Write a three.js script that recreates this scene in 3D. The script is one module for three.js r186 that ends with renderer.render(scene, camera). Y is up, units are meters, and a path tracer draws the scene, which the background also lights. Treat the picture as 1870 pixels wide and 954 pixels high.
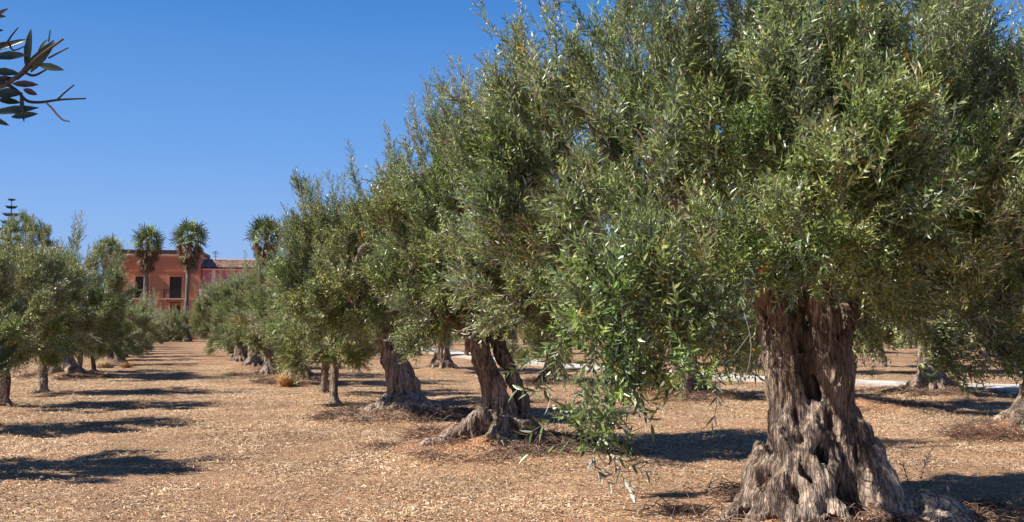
import * as THREE from 'three';
import { mergeGeometries } from 'three/addons/utils/BufferGeometryUtils.js';
import { ImprovedNoise } from 'three/addons/math/ImprovedNoise.js';

// ---------------------------------------------------------------- camera, sky, sun, exposure
const F = 1800, CX = 935, CY = 477, EYE = 1.6, PITCH = Math.atan(118 / F);   // measures of the photograph, 1870 x 954
const scene = new THREE.Scene();
const camera = new THREE.PerspectiveCamera(2 * Math.atan(CY / F) * 180 / Math.PI, 1870 / 954, 0.05, 6000);
camera.position.set(0, EYE, 0);
camera.rotation.x = PITCH;
const renderer = new THREE.WebGLRenderer({ antialias: true });
renderer.toneMapping = THREE.LinearToneMapping;
renderer.toneMappingExposure = 1.68;
renderer.shadowMap.enabled = true;

const SUN = new THREE.Vector3(-0.69, 0.70, 0.19).normalize();
const sun = new THREE.DirectionalLight(new THREE.Color().setRGB(1.0, 0.94, 0.85), 5);
sun.position.copy(SUN).multiplyScalar(120).add(new THREE.Vector3(0, 0, -40));
sun.target.position.set(0, 0, -40);
sun.castShadow = true;
sun.shadow.mapSize.set(4096, 4096);
Object.assign(sun.shadow.camera, { left: -70, right: 70, top: 70, bottom: -70, near: 1, far: 400 });
sun.shadow.radius = 1;
scene.add(sun, sun.target);

{ // clear summer sky: pale above the horizon, deepening evenly to the zenith all round
  const W = 64, H = 512, data = new Float32Array(W * H * 4);
  const stops = [[-90, [.22, .24, .28]], [-2, [.33, .44, .62]], [0, [.36, .50, .76]], [5, [.275, .470, .840]], [10, [.165, .375, .800]], [18, [.070, .250, .660]], [30, [.040, .135, .390]], [90, [.017, .056, .19]]];
  for (let j = 0; j < H; j++) {
    const e = ((j + 0.5) / H - 0.5) * 180;
    let k = 0; while (k < stops.length - 2 && e > stops[k + 1][0]) k++;
    const t = Math.min(1, Math.max(0, (e - stops[k][0]) / (stops[k + 1][0] - stops[k][0])));
    for (let i = 0; i < W; i++) {
      const o = (j * W + i) * 4;
      for (let c = 0; c < 3; c++) data[o + c] = (stops[k][1][c] + (stops[k + 1][1][c] - stops[k][1][c]) * t) * 0.615;
      data[o + 3] = 1;
    }
  }
  const sky = new THREE.DataTexture(data, W, H, THREE.RGBAFormat, THREE.FloatType);
  sky.mapping = THREE.EquirectangularReflectionMapping;
  sky.magFilter = sky.minFilter = THREE.LinearFilter;
  sky.needsUpdate = true;
  scene.background = sky; scene.environment = sky;
}

// ---------------------------------------------------------------- helpers
const V = (x, y, z) => new THREE.Vector3(x, y, z);
function rng(seed) { let s = seed | 0; return () => { s = (s + 0x6d2b79f5) | 0; let t = Math.imul(s ^ (s >>> 15), 1 | s); t = (t + Math.imul(t ^ (t >>> 7), 61 | t)) ^ t; return ((t ^ (t >>> 14)) >>> 0) / 4294967296; }; }
const noiseGen = new ImprovedNoise();
const noise = (x, y, z) => noiseGen.noise(x + 91.3, y + 47.1, z + 13.7);
const clamp = (x, a, b) => Math.min(b, Math.max(a, x));
const lerp = (a, b, t) => a + (b - a) * t;
const smooth = (a, b, x) => { const t = clamp((x - a) / (b - a), 0, 1); return t * t * (3 - 2 * t); };
function at(px, py, d) {              // the place that the photograph shows at (px, py), d metres away along -z
  const X = (px - CX) / F, Y = (CY - py) / F, c = Math.cos(PITCH), s = Math.sin(PITCH);
  const k = d / (c - Y * s);
  return V(X * k, EYE + (Y * c + s) * k, -d);
}
const taken = {};
function numbered(name) { const n = taken[name] = (taken[name] ?? -1) + 1; return n ? `${name}_${String(n).padStart(3, '0')}` : name; }
function tag(o, label, category, group, kind) {
  if (label) o.userData.label = label;
  if (category) o.userData.category = category;
  if (group) o.userData.group = group;
  if (kind) o.userData.kind = kind;
  return o;
}
function shade(o) { o.traverse((m) => { if (m.isMesh) { m.castShadow = true; m.receiveShadow = true; } }); return o; }
function part(name, geometry, material, parent) { const m = new THREE.Mesh(geometry, material); m.name = name; m.castShadow = m.receiveShadow = true; parent.add(m); return m; }
function thing(name, label, category, pos, group) { const g = new THREE.Group(); g.name = numbered(name); g.position.copy(pos); tag(g, label, category, group); scene.add(g); return g; }
const mat = (r, g, b, rough = 0.9, o = {}) => new THREE.MeshStandardMaterial({ color: new THREE.Color().setRGB(r, g, b), roughness: rough, ...o });
function bake(mesh_list) { return mergeGeometries(mesh_list, false); }

class Builder {                        // collects triangles with positions, normals and colours
  constructor() { this.p = []; this.n = []; this.c = []; this.i = []; this.groups = []; }
  vert(p, n, c) { this.p.push(p.x, p.y, p.z); this.n.push(n.x, n.y, n.z); this.c.push(c[0], c[1], c[2]); return this.p.length / 3 - 1; }
  geometry(withGroups) {
    const g = new THREE.BufferGeometry();
    g.setAttribute('position', new THREE.Float32BufferAttribute(this.p, 3));
    g.setAttribute('normal', new THREE.Float32BufferAttribute(this.n, 3));
    g.setAttribute('color', new THREE.Float32BufferAttribute(this.c, 3));
    if (withGroups) { let o = 0; const all = []; this.lists.forEach((l, k) => { g.addGroup(o, l.length, k); o += l.length; for (const x of l) all.push(x); }); g.setIndex(all); }
    else g.setIndex(this.i);
    return g;
  }
}

// a tube along a smooth curve; pts = [x, y, z, r]; its bark colour varies along it
function tubeInto(b, pts, sides, color, rnd, bumpy = 0) {
  const curve = new THREE.CatmullRomCurve3(pts.map((p) => V(p[0], p[1], p[2])), false, 'centripetal');
  const n = Math.max(2, (pts.length - 1) * (sides > 4 ? 5 : 2));
  let side = V(1, 0.13, 0.21).normalize(), prev = null;
  for (let k = 0; k <= n; k++) {
    const t = k / n, p = curve.getPoint(t), tan = curve.getTangent(t);
    const u = t * (pts.length - 1), a = Math.min(pts.length - 2, Math.floor(u)), r = lerp(pts[a][3], pts[a + 1][3], u - a);
    side.addScaledVector(tan, -side.dot(tan)).normalize();
    const up = V().crossVectors(tan, side), ring = [];
    for (let s = 0; s < sides; s++) {
      const an = s / sides * Math.PI * 2, nn = V().addScaledVector(side, Math.cos(an)).addScaledVector(up, Math.sin(an));
      const rr = r * (1 + (bumpy ? bumpy * noise(Math.cos(an) * 1.7 + pts[0][0] * 5, t * 9, Math.sin(an) * 1.7 + pts[0][2] * 5) : 0));
      const j = 0.75 + rnd() * 0.5;
      ring.push(b.vert(p.clone().addScaledVector(nn, rr), nn, [color[0] * j, color[1] * j, color[2] * j]));
    }
    if (prev) for (let s = 0; s < sides; s++) { const q = (s + 1) % sides; b.i.push(prev[s], prev[q], ring[s], prev[q], ring[q], ring[s]); }
    prev = ring;
  }
  const tip = b.vert(curve.getPoint(1), curve.getTangent(1), color);
  for (let s = 0; s < sides; s++) b.i.push(prev[s], prev[(s + 1) % sides], tip);
}
function tube(pts, sides, color, rnd, bumpy) { const b = new Builder(); tubeInto(b, pts, sides, color, rnd, bumpy); return b.geometry(); }

// ---------------------------------------------------------------- bark: strands and roots fused into one gnarled surface (surface nets over a distance field)
function bundle(path, n, rnd, twist = 1.2, spread = 0.58, girth = 0.52) {
  const out = [], a0 = rnd() * 6.28;
  for (let i = 0; i < n; i++) {
    const a = a0 + (i + (rnd() - 0.5) * 0.6) / n * Math.PI * 2, g = girth * (0.75 + rnd() * 0.5), s = [], ph = rnd() * 6;
    path.forEach(([x, y, z, R], k) => {
      const t = k / (path.length - 1), an = a + twist * t + Math.sin(t * 5 + ph) * 0.25;
      s.push([x + Math.cos(an) * R * spread, y, z + Math.sin(an) * R * spread, R * g]);
    });
    out.push(s);
  }
  return out;
}
function roots(n, r0, reach, rad, top, rnd) {
  const out = [], a0 = rnd() * 6;
  for (let i = 0; i < n; i++) {
    const a = a0 + (i + rnd() * 0.5) / n * 6.283, L = reach * (0.6 + rnd() * 0.7), b = a + (rnd() - 0.5) * 0.9;
    out.push([[Math.cos(a) * r0 * 0.5, top, Math.sin(a) * r0 * 0.5, rad], [Math.cos(a) * r0, top * 0.45, Math.sin(a) * r0, rad * 0.9],
      [Math.cos(b) * (r0 + L * 0.5), top * 0.14, Math.sin(b) * (r0 + L * 0.5), rad * 0.6], [Math.cos(b) * (r0 + L), -0.10, Math.sin(b) * (r0 + L), rad * 0.35]]);
  }
  return out;
}
function lumps(n, r0, r1, top, rnd, cx = 0, size = 0.11) {        // burls and buttress knots round the foot
  return Array.from({ length: n }, () => { const a = rnd() * 6.283, t = rnd(), q = lerp(r0, r1, t); return [[cx + Math.cos(a) * q * 1.15, top * (1 - t) * (1 - t) * (0.7 + rnd() * 0.5) - 0.03, Math.sin(a) * q, size * (0.55 + rnd() * 0.7)]]; });
}
function barkMesh(strands, { cell = 0.02, k = 0.035, holes = [], rough = 1, seed = 0, pale = null, around = 3 }) {
  const caps = strands.map((s) => {
    if (s.length < 2) return s;
    const c = new THREE.CatmullRomCurve3(s.map((p) => V(p[0], p[1], p[2])), false, 'centripetal'), m = Math.max(1, (s.length - 1) * 5), pts = [];
    for (let i = 0; i <= m; i++) { const u = i / m * (s.length - 1), a = Math.min(Math.max(0, s.length - 2), Math.floor(u)), q = c.getPoint(i / m); pts.push([q.x, q.y, q.z, s.length > 1 ? lerp(s[a][3], s[a + 1][3], u - a) : s[0][3]]); }
    return pts;
  });
  const lo = [1e9, 1e9, 1e9], hi = [-1e9, -1e9, -1e9];
  for (const s of caps) for (const p of s) for (let c = 0; c < 3; c++) { lo[c] = Math.min(lo[c], p[c] - p[3] - 0.08); hi[c] = Math.max(hi[c], p[c] + p[3] + 0.08); }
  lo[1] = Math.max(lo[1], -0.25);
  const N = [0, 1, 2].map((c) => Math.ceil((hi[c] - lo[c]) / cell) + 1), [nx, ny, nz] = N, field = new Float32Array(nx * ny * nz).fill(1), one = new Float32Array(nx * ny * nz);
  for (const s of caps) {
    const a = [1e9, 1e9, 1e9], b = [-1e9, -1e9, -1e9], M = 0.13;
    for (const p of s) for (let c = 0; c < 3; c++) { a[c] = Math.min(a[c], p[c] - p[3] - M); b[c] = Math.max(b[c], p[c] + p[3] + M); }
    const I = [0, 1, 2].map((c) => [clamp(Math.floor((a[c] - lo[c]) / cell), 0, N[c] - 1), clamp(Math.ceil((b[c] - lo[c]) / cell), 0, N[c] - 1)]);
    for (let z = I[2][0]; z <= I[2][1]; z++) for (let y = I[1][0]; y <= I[1][1]; y++) { const o = (z * ny + y) * nx; one.fill(1, o + I[0][0], o + I[0][1] + 1); }
    for (let q = 0; q < Math.max(1, s.length - 1); q++) {
      const A = s[q], B = s[q + 1] ?? s[q], ab = [B[0] - A[0], B[1] - A[1], B[2] - A[2]], L2 = ab[0] ** 2 + ab[1] ** 2 + ab[2] ** 2 + 1e-9;
      const J = [0, 1, 2].map((c) => [clamp(Math.floor((Math.min(A[c] - A[3], B[c] - B[3]) - M - lo[c]) / cell), 0, N[c] - 1), clamp(Math.ceil((Math.max(A[c] + A[3], B[c] + B[3]) + M - lo[c]) / cell), 0, N[c] - 1)]);
      for (let z = J[2][0]; z <= J[2][1]; z++) for (let y = J[1][0]; y <= J[1][1]; y++) for (let x = J[0][0]; x <= J[0][1]; x++) {
        const px = lo[0] + x * cell - A[0], py = lo[1] + y * cell - A[1], pz = lo[2] + z * cell - A[2];
        const t = clamp((px * ab[0] + py * ab[1] + pz * ab[2]) / L2, 0, 1), dx = px - ab[0] * t, dy = py - ab[1] * t, dz = pz - ab[2] * t;
        const d = Math.sqrt(dx * dx + dy * dy + dz * dz) - (A[3] + (B[3] - A[3]) * t), o = (z * ny + y) * nx + x;
        if (d < one[o]) one[o] = d;
      }
    }
    for (let z = I[2][0]; z <= I[2][1]; z++) for (let y = I[1][0]; y <= I[1][1]; y++) for (let x = I[0][0]; x <= I[0][1]; x++) {
      const o = (z * ny + y) * nx + x, h = Math.max(k - Math.abs(field[o] - one[o]), 0) / k;
      field[o] = Math.min(field[o], one[o]) - h * h * k / 4;
    }
  }
  for (let z = 0; z < nz; z++) for (let y = 0; y < ny; y++) for (let x = 0; x < nx; x++) {
    const o = (z * ny + y) * nx + x;
    if (Math.abs(field[o]) > 0.13) continue;
    const X = lo[0] + x * cell, Y = lo[1] + y * cell, Z = lo[2] + z * cell;
    const wx = X + 0.05 * noise(X * 5, Y * 4, Z * 5 + seed), wz = Z + 0.05 * noise(X * 5 + 9, Y * 4, Z * 5);
    const ft = smooth(0.55, 0.1, Y), ys = lerp(1, 2.4, ft), fa = lerp(1, 0.35, ft);
    field[o] += rough * (0.045 * noise(X * 6 + seed, Y * 4.5, Z * 6) + 0.034 * fa * (2.2 * Math.abs(noise(wx * 11, Y * 2.6 * ys + seed, wz * 11)) - 0.55) + 0.018 * (2 * Math.abs(noise(wx * 24, Y * 6 * ys + seed, wz * 24)) - 0.5) + 0.011 * noise(wx * 38, Y * 12 * ys, wz * 38 + seed));
    for (const [hx, hy, hz, rx, ry] of holes) {
      const d = (Math.hypot((X - hx) / rx, (Y - hy) / ry, (Z - hz) / (rx * 1.5)) - 1) * Math.min(rx, ry);
      if (-d > field[o]) field[o] = -d;
    }
  }
  const P = [], C = [], Nn = [], id = new Int32Array(nx * ny * nz).fill(-1), ix = [];
  const f = (x, y, z) => field[(z * ny + y) * nx + x];
  for (let z = 0; z < nz - 1; z++) for (let y = 0; y < ny - 1; y++) for (let x = 0; x < nx - 1; x++) {
    const v = [f(x, y, z), f(x + 1, y, z), f(x, y + 1, z), f(x + 1, y + 1, z), f(x, y, z + 1), f(x + 1, y, z + 1), f(x, y + 1, z + 1), f(x + 1, y + 1, z + 1)];
    let m = 0; for (let q = 0; q < 8; q++) if (v[q] < 0) m++;
    if (m === 0 || m === 8) continue;
    let sx = 0, sy = 0, sz = 0, n = 0;
    for (const [a, b] of EDGES) if ((v[a] < 0) !== (v[b] < 0)) { const t = v[a] / (v[a] - v[b]); sx += (a & 1) + ((b & 1) - (a & 1)) * t; sy += (a >> 1 & 1) + ((b >> 1 & 1) - (a >> 1 & 1)) * t; sz += (a >> 2) + ((b >> 2) - (a >> 2)) * t; n++; }
    id[(z * ny + y) * nx + x] = P.length / 3;
    const X = lo[0] + (x + sx / n) * cell, Y = lo[1] + (y + sy / n) * cell, Z = lo[2] + (z + sz / n) * cell;
    P.push(X, Y, Z);
    let gx = v[1] + v[3] + v[5] + v[7] - v[0] - v[2] - v[4] - v[6], gy = v[2] + v[3] + v[6] + v[7] - v[0] - v[1] - v[4] - v[5], gz = v[4] + v[5] + v[6] + v[7] - v[0] - v[1] - v[2] - v[3];
    const gl = Math.hypot(gx, gy, gz) || 1; Nn.push(gx / gl, gy / gl, gz / gl);
    // bark: grey-brown plates, paler weathered wood, reddish heartwood streaks, all running along the grain
    const g1 = noise(X * 9 + seed, Y * 2.2, Z * 9) * 0.5 + noise(X * 31, Y * 6, Z * 31 + seed) * 0.5, g2 = noise(X * 3.1, Y * 1.9 + seed, Z * 3.1), g3 = noise(X * 60, Y * 14, Z * 60);
    const w = clamp(0.48 + g1 * 1.2 + g3 * 0.7, 0, 1), red = clamp(g2 * 1.3 - 0.15, 0, 0.45), pl = pale ? pale(X, Y, Z) * clamp(0.75 + g3 * 1.5 + g1, 0, 1) : 0;
    for (let c = 0; c < 3; c++) C.push(lerp(lerp(lerp([.135, .102, .080][c], [.60, .485, .395][c], w), [.28, .155, .10][c], red), [.60, .51, .43][c], pl));
  }
  const quad = (a, b, c, d, flip) => { if (a < 0 || b < 0 || c < 0 || d < 0) return; if (flip) ix.push(a, c, b, b, c, d); else ix.push(a, b, c, b, d, c); };
  const at_ = (x, y, z) => id[(z * ny + y) * nx + x];
  for (let z = 1; z < nz - 1; z++) for (let y = 1; y < ny - 1; y++) for (let x = 1; x < nx - 1; x++) {
    const s = f(x, y, z) < 0;
    if (s !== f(x + 1, y, z) < 0) quad(at_(x, y - 1, z - 1), at_(x, y, z - 1), at_(x, y - 1, z), at_(x, y, z), !s);
    if (s !== f(x, y + 1, z) < 0) quad(at_(x - 1, y, z - 1), at_(x, y, z - 1), at_(x - 1, y, z), at_(x, y, z), s);
    if (s !== f(x, y, z + 1) < 0) quad(at_(x - 1, y - 1, z), at_(x, y - 1, z), at_(x - 1, y, z), at_(x, y, z), !s);
  }
  const g = new THREE.BufferGeometry();
  g.setAttribute('position', new THREE.Float32BufferAttribute(P, 3));
  g.setAttribute('normal', new THREE.Float32BufferAttribute(Nn, 3));
  g.setAttribute('color', new THREE.Float32BufferAttribute(C, 3));
  const uv = []; for (let i = 0; i < P.length; i += 3) uv.push((Math.atan2(P[i] - 0.02, P[i + 2] + 0.3) / (2 * Math.PI) + 0.5) * around, P[i + 1] / 0.6);
  g.setAttribute('uv', new THREE.Float32BufferAttribute(uv, 2));
  g.setIndex(ix);
  return g;
}
const EDGES = [[0, 1], [2, 3], [4, 5], [6, 7], [0, 2], [1, 3], [4, 6], [5, 7], [0, 4], [1, 5], [2, 6], [3, 7]];

// ---------------------------------------------------------------- materials of the grove
function barkTextures() {              // fissures, flakes and lichen specks along the grain
  const S = 512, c = document.createElement('canvas'), h = document.createElement('canvas'); c.width = c.height = h.width = h.height = S;
  const g = c.getContext('2d'), q = h.getContext('2d'), r = rng(66);
  g.fillStyle = 'rgb(236,231,224)'; g.fillRect(0, 0, S, S); q.fillStyle = 'rgb(150,150,150)'; q.fillRect(0, 0, S, S);
  const stroke = (x, y, pts, w, a, b) => { for (const ox of [-S, 0, S]) for (const oy of [-S, 0, S]) for (const [t, col] of [[g, a], [q, b]]) { t.strokeStyle = col; t.lineWidth = w; t.beginPath(); t.moveTo(x + ox, y + oy); for (const [dx, dy] of pts) t.lineTo(x + ox + dx, y + oy + dy); t.stroke(); } };
  for (let k = 0; k < 900; k++) { const L = 50 + r() * 180, e = r(), v = Math.round(185 + e * 70), z = Math.round(120 + r() * 120), pts = []; let dx = 0; for (let j = 1; j <= 5; j++) { dx += (r() - 0.5) * 12; pts.push([dx, L * j / 5]); } stroke(r() * S, r() * S, pts, 2 + r() * 7, `rgba(${v},${v - 4},${v - 9},0.6)`, `rgba(${z},${z},${z},0.6)`); }
  for (let k = 0; k < 230; k++) { const L = 60 + r() * 200, pts = []; let dx = 0; for (let j = 1; j <= 9; j++) { dx += (r() - 0.5) * 9; pts.push([dx, L * j / 9]); } stroke(r() * S, r() * S, pts, 1.2 + r() * 3, 'rgba(120,100,86,0.5)', 'rgba(40,40,40,0.8)'); }
  for (let k = 0; k < 500; k++) { const a = r() * 6.28, L = 3 + r() * 8; stroke(r() * S, r() * S, [[Math.cos(a) * L, Math.sin(a) * L]], 2 + r() * 4, r() < 0.6 ? 'rgba(250,248,240,0.7)' : 'rgba(110,92,78,0.7)', 'rgba(200,200,200,0.5)'); }
  const map = new THREE.CanvasTexture(c), bump = new THREE.CanvasTexture(h); map.colorSpace = THREE.SRGBColorSpace;
  for (const t of [map, bump]) { t.wrapS = t.wrapT = THREE.RepeatWrapping; t.magFilter = THREE.LinearFilter; }
  return { map, bumpMap: bump, bumpScale: 0.015 };
}
const barkMat = new THREE.MeshStandardMaterial({ vertexColors: true, roughness: 0.92 }), trunkMat = new THREE.MeshStandardMaterial({ vertexColors: true, roughness: 0.92, ...barkTextures() });
const twigMat = new THREE.MeshStandardMaterial({ vertexColors: true, roughness: 0.85 });
const leafMat = new THREE.MeshStandardMaterial({ vertexColors: true, roughness: 0.34 });
const thinLeafMat = new THREE.MeshPhysicalMaterial({ vertexColors: true, roughness: 1, transmission: 0.5, thickness: 0 });
const litterMat = new THREE.MeshStandardMaterial({ vertexColors: true, roughness: 0.95 });

// ---------------------------------------------------------------- olive leaf and spray
const TOPS = [[.115, .148, .046], [.140, .170, .058], [.090, .120, .034], [.185, .205, .085]], UNDER = [[.50, .50, .39], [.44, .44, .34], [.58, .57, .46]];
function leafInto(b, list, base, dir, nrm, len, wid, rnd, top, under, bend = 0.12, fine = false) {
  const w = V().crossVectors(dir, nrm).normalize(), n = V().crossVectors(w, dir).normalize();
  const st = fine ? [[0, 0.12], [0.2, 0.72], [0.5, 1], [0.8, 0.62], [1, 0.03]] : [[0, 0.14], [0.38, 1], [1, 0.05]], sides = under ? 2 : 1;
  for (let s = 0; s < sides; s++) {
    const col = s ? under : top, off = s ? -0.0012 : 0, rows = [];
    for (const [t, q] of st) {
      const p = base.clone().addScaledVector(dir, len * t).addScaledVector(n, -bend * len * t * t + off), h = wid * 0.5 * q, nn = s ? n.clone().negate() : n;
      rows.push([b.vert(p.clone().addScaledVector(w, -h).addScaledVector(n, h * 0.28), nn.clone().addScaledVector(w, s ? -.3 : .3).normalize(), col), b.vert(p, nn, col), b.vert(p.clone().addScaledVector(w, h).addScaledVector(n, h * 0.28), nn.clone().addScaledVector(w, s ? .3 : -.3).normalize(), col)]);
    }
    for (let k = 0; k < st.length - 1; k++) for (let c = 0; c < 2; c++) { const A = rows[k][c], B = rows[k][c + 1], Cc = rows[k + 1][c], D = rows[k + 1][c + 1]; if (s) list.push(A, Cc, B, B, Cc, D); else list.push(A, B, Cc, B, D, Cc); }
  }
}
const pick = (a, rnd) => a[Math.floor(rnd() * a.length)];
function shootInto(b, lists, start, dir, len, rnd, leafLen, thick) {      // a twig with its pairs of leaves
  const pts = [], p = start.clone(), d = dir.clone().normalize(), steps = Math.max(3, Math.round(len / 0.029));
  const perp = V(rnd() - 0.5, rnd() - 0.5, rnd() - 0.5).cross(d).normalize(), drift = V(rnd() - 0.5, rnd() - 0.2, rnd() - 0.5).multiplyScalar(0.035);
  let spin = rnd() * 6.28;
  for (let k = 0; k <= steps; k++) {
    pts.push(p.clone());
    if (k > 0) {
      spin += Math.PI / 2 + (rnd() - 0.5) * 0.5;
      const env = k / steps < 0.15 ? 0.75 : 1 - 0.45 * Math.max(0, (k / steps - 0.6) / 0.4);
      for (let s = 0; s < 2; s++) {
        if (rnd() < 0.10) continue;
        const rad = perp.clone().applyAxisAngle(d, spin + s * Math.PI), open = 0.38 + rnd() * 0.55;
        const L = d.clone().multiplyScalar(Math.cos(open)).addScaledVector(rad, Math.sin(open)).normalize();
        const n = d.clone().multiplyScalar(Math.sin(open)).addScaledVector(rad, -Math.cos(open)).applyAxisAngle(L, (rnd() - 0.5) * 1.3);
        const j = 0.8 + rnd() * 0.4, tc = pick(TOPS, rnd).map((x) => x * j), uc = pick(UNDER, rnd).map((x) => x * (0.85 + rnd() * 0.3));
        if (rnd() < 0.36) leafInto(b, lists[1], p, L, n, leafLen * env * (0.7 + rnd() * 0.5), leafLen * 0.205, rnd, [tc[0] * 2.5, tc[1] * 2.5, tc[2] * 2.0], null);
        else leafInto(b, lists[0], p, L, n, leafLen * env * (0.7 + rnd() * 0.5), leafLen * 0.205, rnd, tc, uc);
      }
    }
    d.add(drift).add(V((rnd() - 0.5) * 0.08, (rnd() - 0.5) * 0.08, (rnd() - 0.5) * 0.08)).normalize();
    p.addScaledVector(d, len / steps);
  }
  const save = b.i; b.i = lists[0];
  const take = [0, Math.floor(steps / 2), steps].map((q, k) => [pts[q].x, pts[q].y, pts[q].z, thick * [1, 0.7, 0.35][k]]);
  tubeInto(b, take, 3, [.19, .165, .12], rnd);
  b.i = save;
  return pts;
}
function sprayGeometry(seed) {          // a branchlet 0.45 m long with side shoots
  const rnd = rng(seed), b = new Builder(); b.lists = [[], []];
  const pts = shootInto(b, b.lists, V(0, 0, 0), V(0, 1, 0), 0.40 + rnd() * 0.08, rnd, 0.078, 0.0034);
  const n = 5 + Math.floor(rnd() * 2), a0 = rnd() * 6;
  for (let k = 0; k < n; k++) {
    const a = a0 + k * 2.4, q = pts[Math.floor(pts.length * (0.06 + 0.62 * k / n))], op = 0.4 + rnd() * 0.4;
    shootInto(b, b.lists, q, V(Math.cos(a) * Math.sin(op), Math.cos(op), Math.sin(a) * Math.sin(op)), 0.15 + rnd() * 0.13, rnd, 0.072, 0.002);
  }
  return b.geometry(true);
}
const SPRAYS = [11, 12, 13, 14, 15].map(sprayGeometry);

const HUES = [[1, 1, 1], [0.88, 1.02, 0.76], [1.18, 1.14, 1.24], [0.86, 0.92, 0.78], [1.1, 1.08, 0.95], [1.02, 1.0, 1.08], [1.2, 1.15, 1.15]];
const gauss = (r) => (r() + r() + r() + r() - 2) * 0.87;
function crownInto(group, blobs, { count, seed, up = 0.55, size = 1, core, spikes = 0, tint = [1, 1, 1], clump = 14, spread = 0.17, rmin = 0.4, keep = null, bare = null }) {
  const rnd = rng(seed), wts = blobs.map((b) => b[7] ? 0 : b[3] * b[4] * b[5] * (b[6] ?? 1)), tot = wts.reduce((a, b) => a + b, 0), mats = SPRAYS.map(() => []), sites = [];
  let hue = [1, 1, 1];
  const put = (p, d, s) => {
    if ((keep && !keep(p)) || (bare && !bare(p))) return;
    const q = new THREE.Quaternion().setFromUnitVectors(V(0, 1, 0), d).multiply(new THREE.Quaternion().setFromAxisAngle(V(0, 1, 0), rnd() * 6.283));
    const k = Math.floor(rnd() * SPRAYS.length), j = 0.82 + rnd() * 0.36, yl = (rnd() - 0.5) * 0.2;
    mats[k].push([new THREE.Matrix4().compose(p, q, V(s, s, s)), [tint[0] * hue[0] * j * (1 + yl), tint[1] * hue[1] * j, tint[2] * hue[2] * j * (1 - yl)]]);
    sites.push([p.clone().addScaledVector(d, 0.25 * s), d]);
  };
  const choose = () => { let u = rnd() * tot, k = 0; while (k < blobs.length - 1 && (u -= wts[k]) > 0) k++; return blobs[k]; };
  const fixed = []; for (const b of blobs) for (let k = 0; k < (b[7] ?? 0); k += 4) fixed.push(b);
  for (let made = 0; made < count;) {
    const set = fixed.pop(), B = set ?? choose(), c = V(B[0], B[1], B[2]), d = V(gauss(rnd), gauss(rnd), gauss(rnd)).normalize(), r = lerp(rmin, 1, Math.sqrt(rnd())) * (1 + 0.4 * noise(d.x * 2.2 + seed, d.y * 2.2 + B[0], d.z * 2.2 + B[1]));
    const p = c.clone().add(V(d.x * B[3] * r, d.y * B[4] * r, d.z * B[5] * r)), out = p.clone().sub(core).normalize(), low = smooth(0.1, -0.9, d.y);
    const grow = 0.85 + rnd() * 0.35, m = set ? 4 : Math.floor(clump * (0.5 + rnd())), lean = V(gauss(rnd), gauss(rnd), gauss(rnd)).multiplyScalar(0.3);
    hue = pick(HUES, rnd);
    for (let k = 0; k < m && made < count; k++, made++) {
      const q = p.clone().add(V(gauss(rnd) * spread, gauss(rnd) * spread, gauss(rnd) * spread));
      const dir = out.clone().multiplyScalar(0.6).add(V(0, lerp(up, -0.35, low), 0)).add(lean).add(V(gauss(rnd), gauss(rnd), gauss(rnd)).multiplyScalar(0.36)).normalize(), s = size * grow * (0.72 + rnd() * 0.45);
      put(q.addScaledVector(dir, -0.22 * s), dir, s);
    }
  }
  for (let k = 0; k < spikes; k++) {    // long upright shoots that break the outline
    const B = choose(), a = rnd() * 6.283, h = 0.35 + rnd() * 0.6, d = V(Math.cos(a) * Math.sqrt(1 - h * h), h, Math.sin(a) * Math.sqrt(1 - h * h));
    if (B[3] * B[4] * B[5] < 0.2) continue;
    let p = V(B[0] + d.x * B[3] * 0.9, B[1] + d.y * B[4] * 0.9, B[2] + d.z * B[5] * 0.9), dir = V(d.x * 0.35 + gauss(rnd) * 0.15, 1, d.z * 0.35 + gauss(rnd) * 0.15).normalize();
    for (let j = 0; j < 4; j++) { put(p, dir, size * (0.95 - j * 0.14)); if (j < 2) put(p.clone(), dir.clone().add(V(gauss(rnd) * .35, 0, gauss(rnd) * .35)).normalize(), size * 0.8); p = p.clone().addScaledVector(dir, 0.24 * size); dir = dir.clone().add(V(gauss(rnd) * 0.12, 0.1, gauss(rnd) * 0.12)).normalize(); }
  }
  const crown = new THREE.Group(); crown.name = 'crown'; group.add(crown);
  SPRAYS.forEach((g, k) => {
    if (!mats[k].length) return;
    const im = new THREE.InstancedMesh(g, [leafMat, thinLeafMat], mats[k].length); im.name = 'foliage'; im.userData.kind = 'stuff'; im.castShadow = im.receiveShadow = true;
    mats[k].forEach(([m, c], i) => { im.setMatrixAt(i, m); im.setColorAt(i, new THREE.Color().setRGB(...c)); });
    crown.add(im);
  });
  return sites;
}
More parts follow.
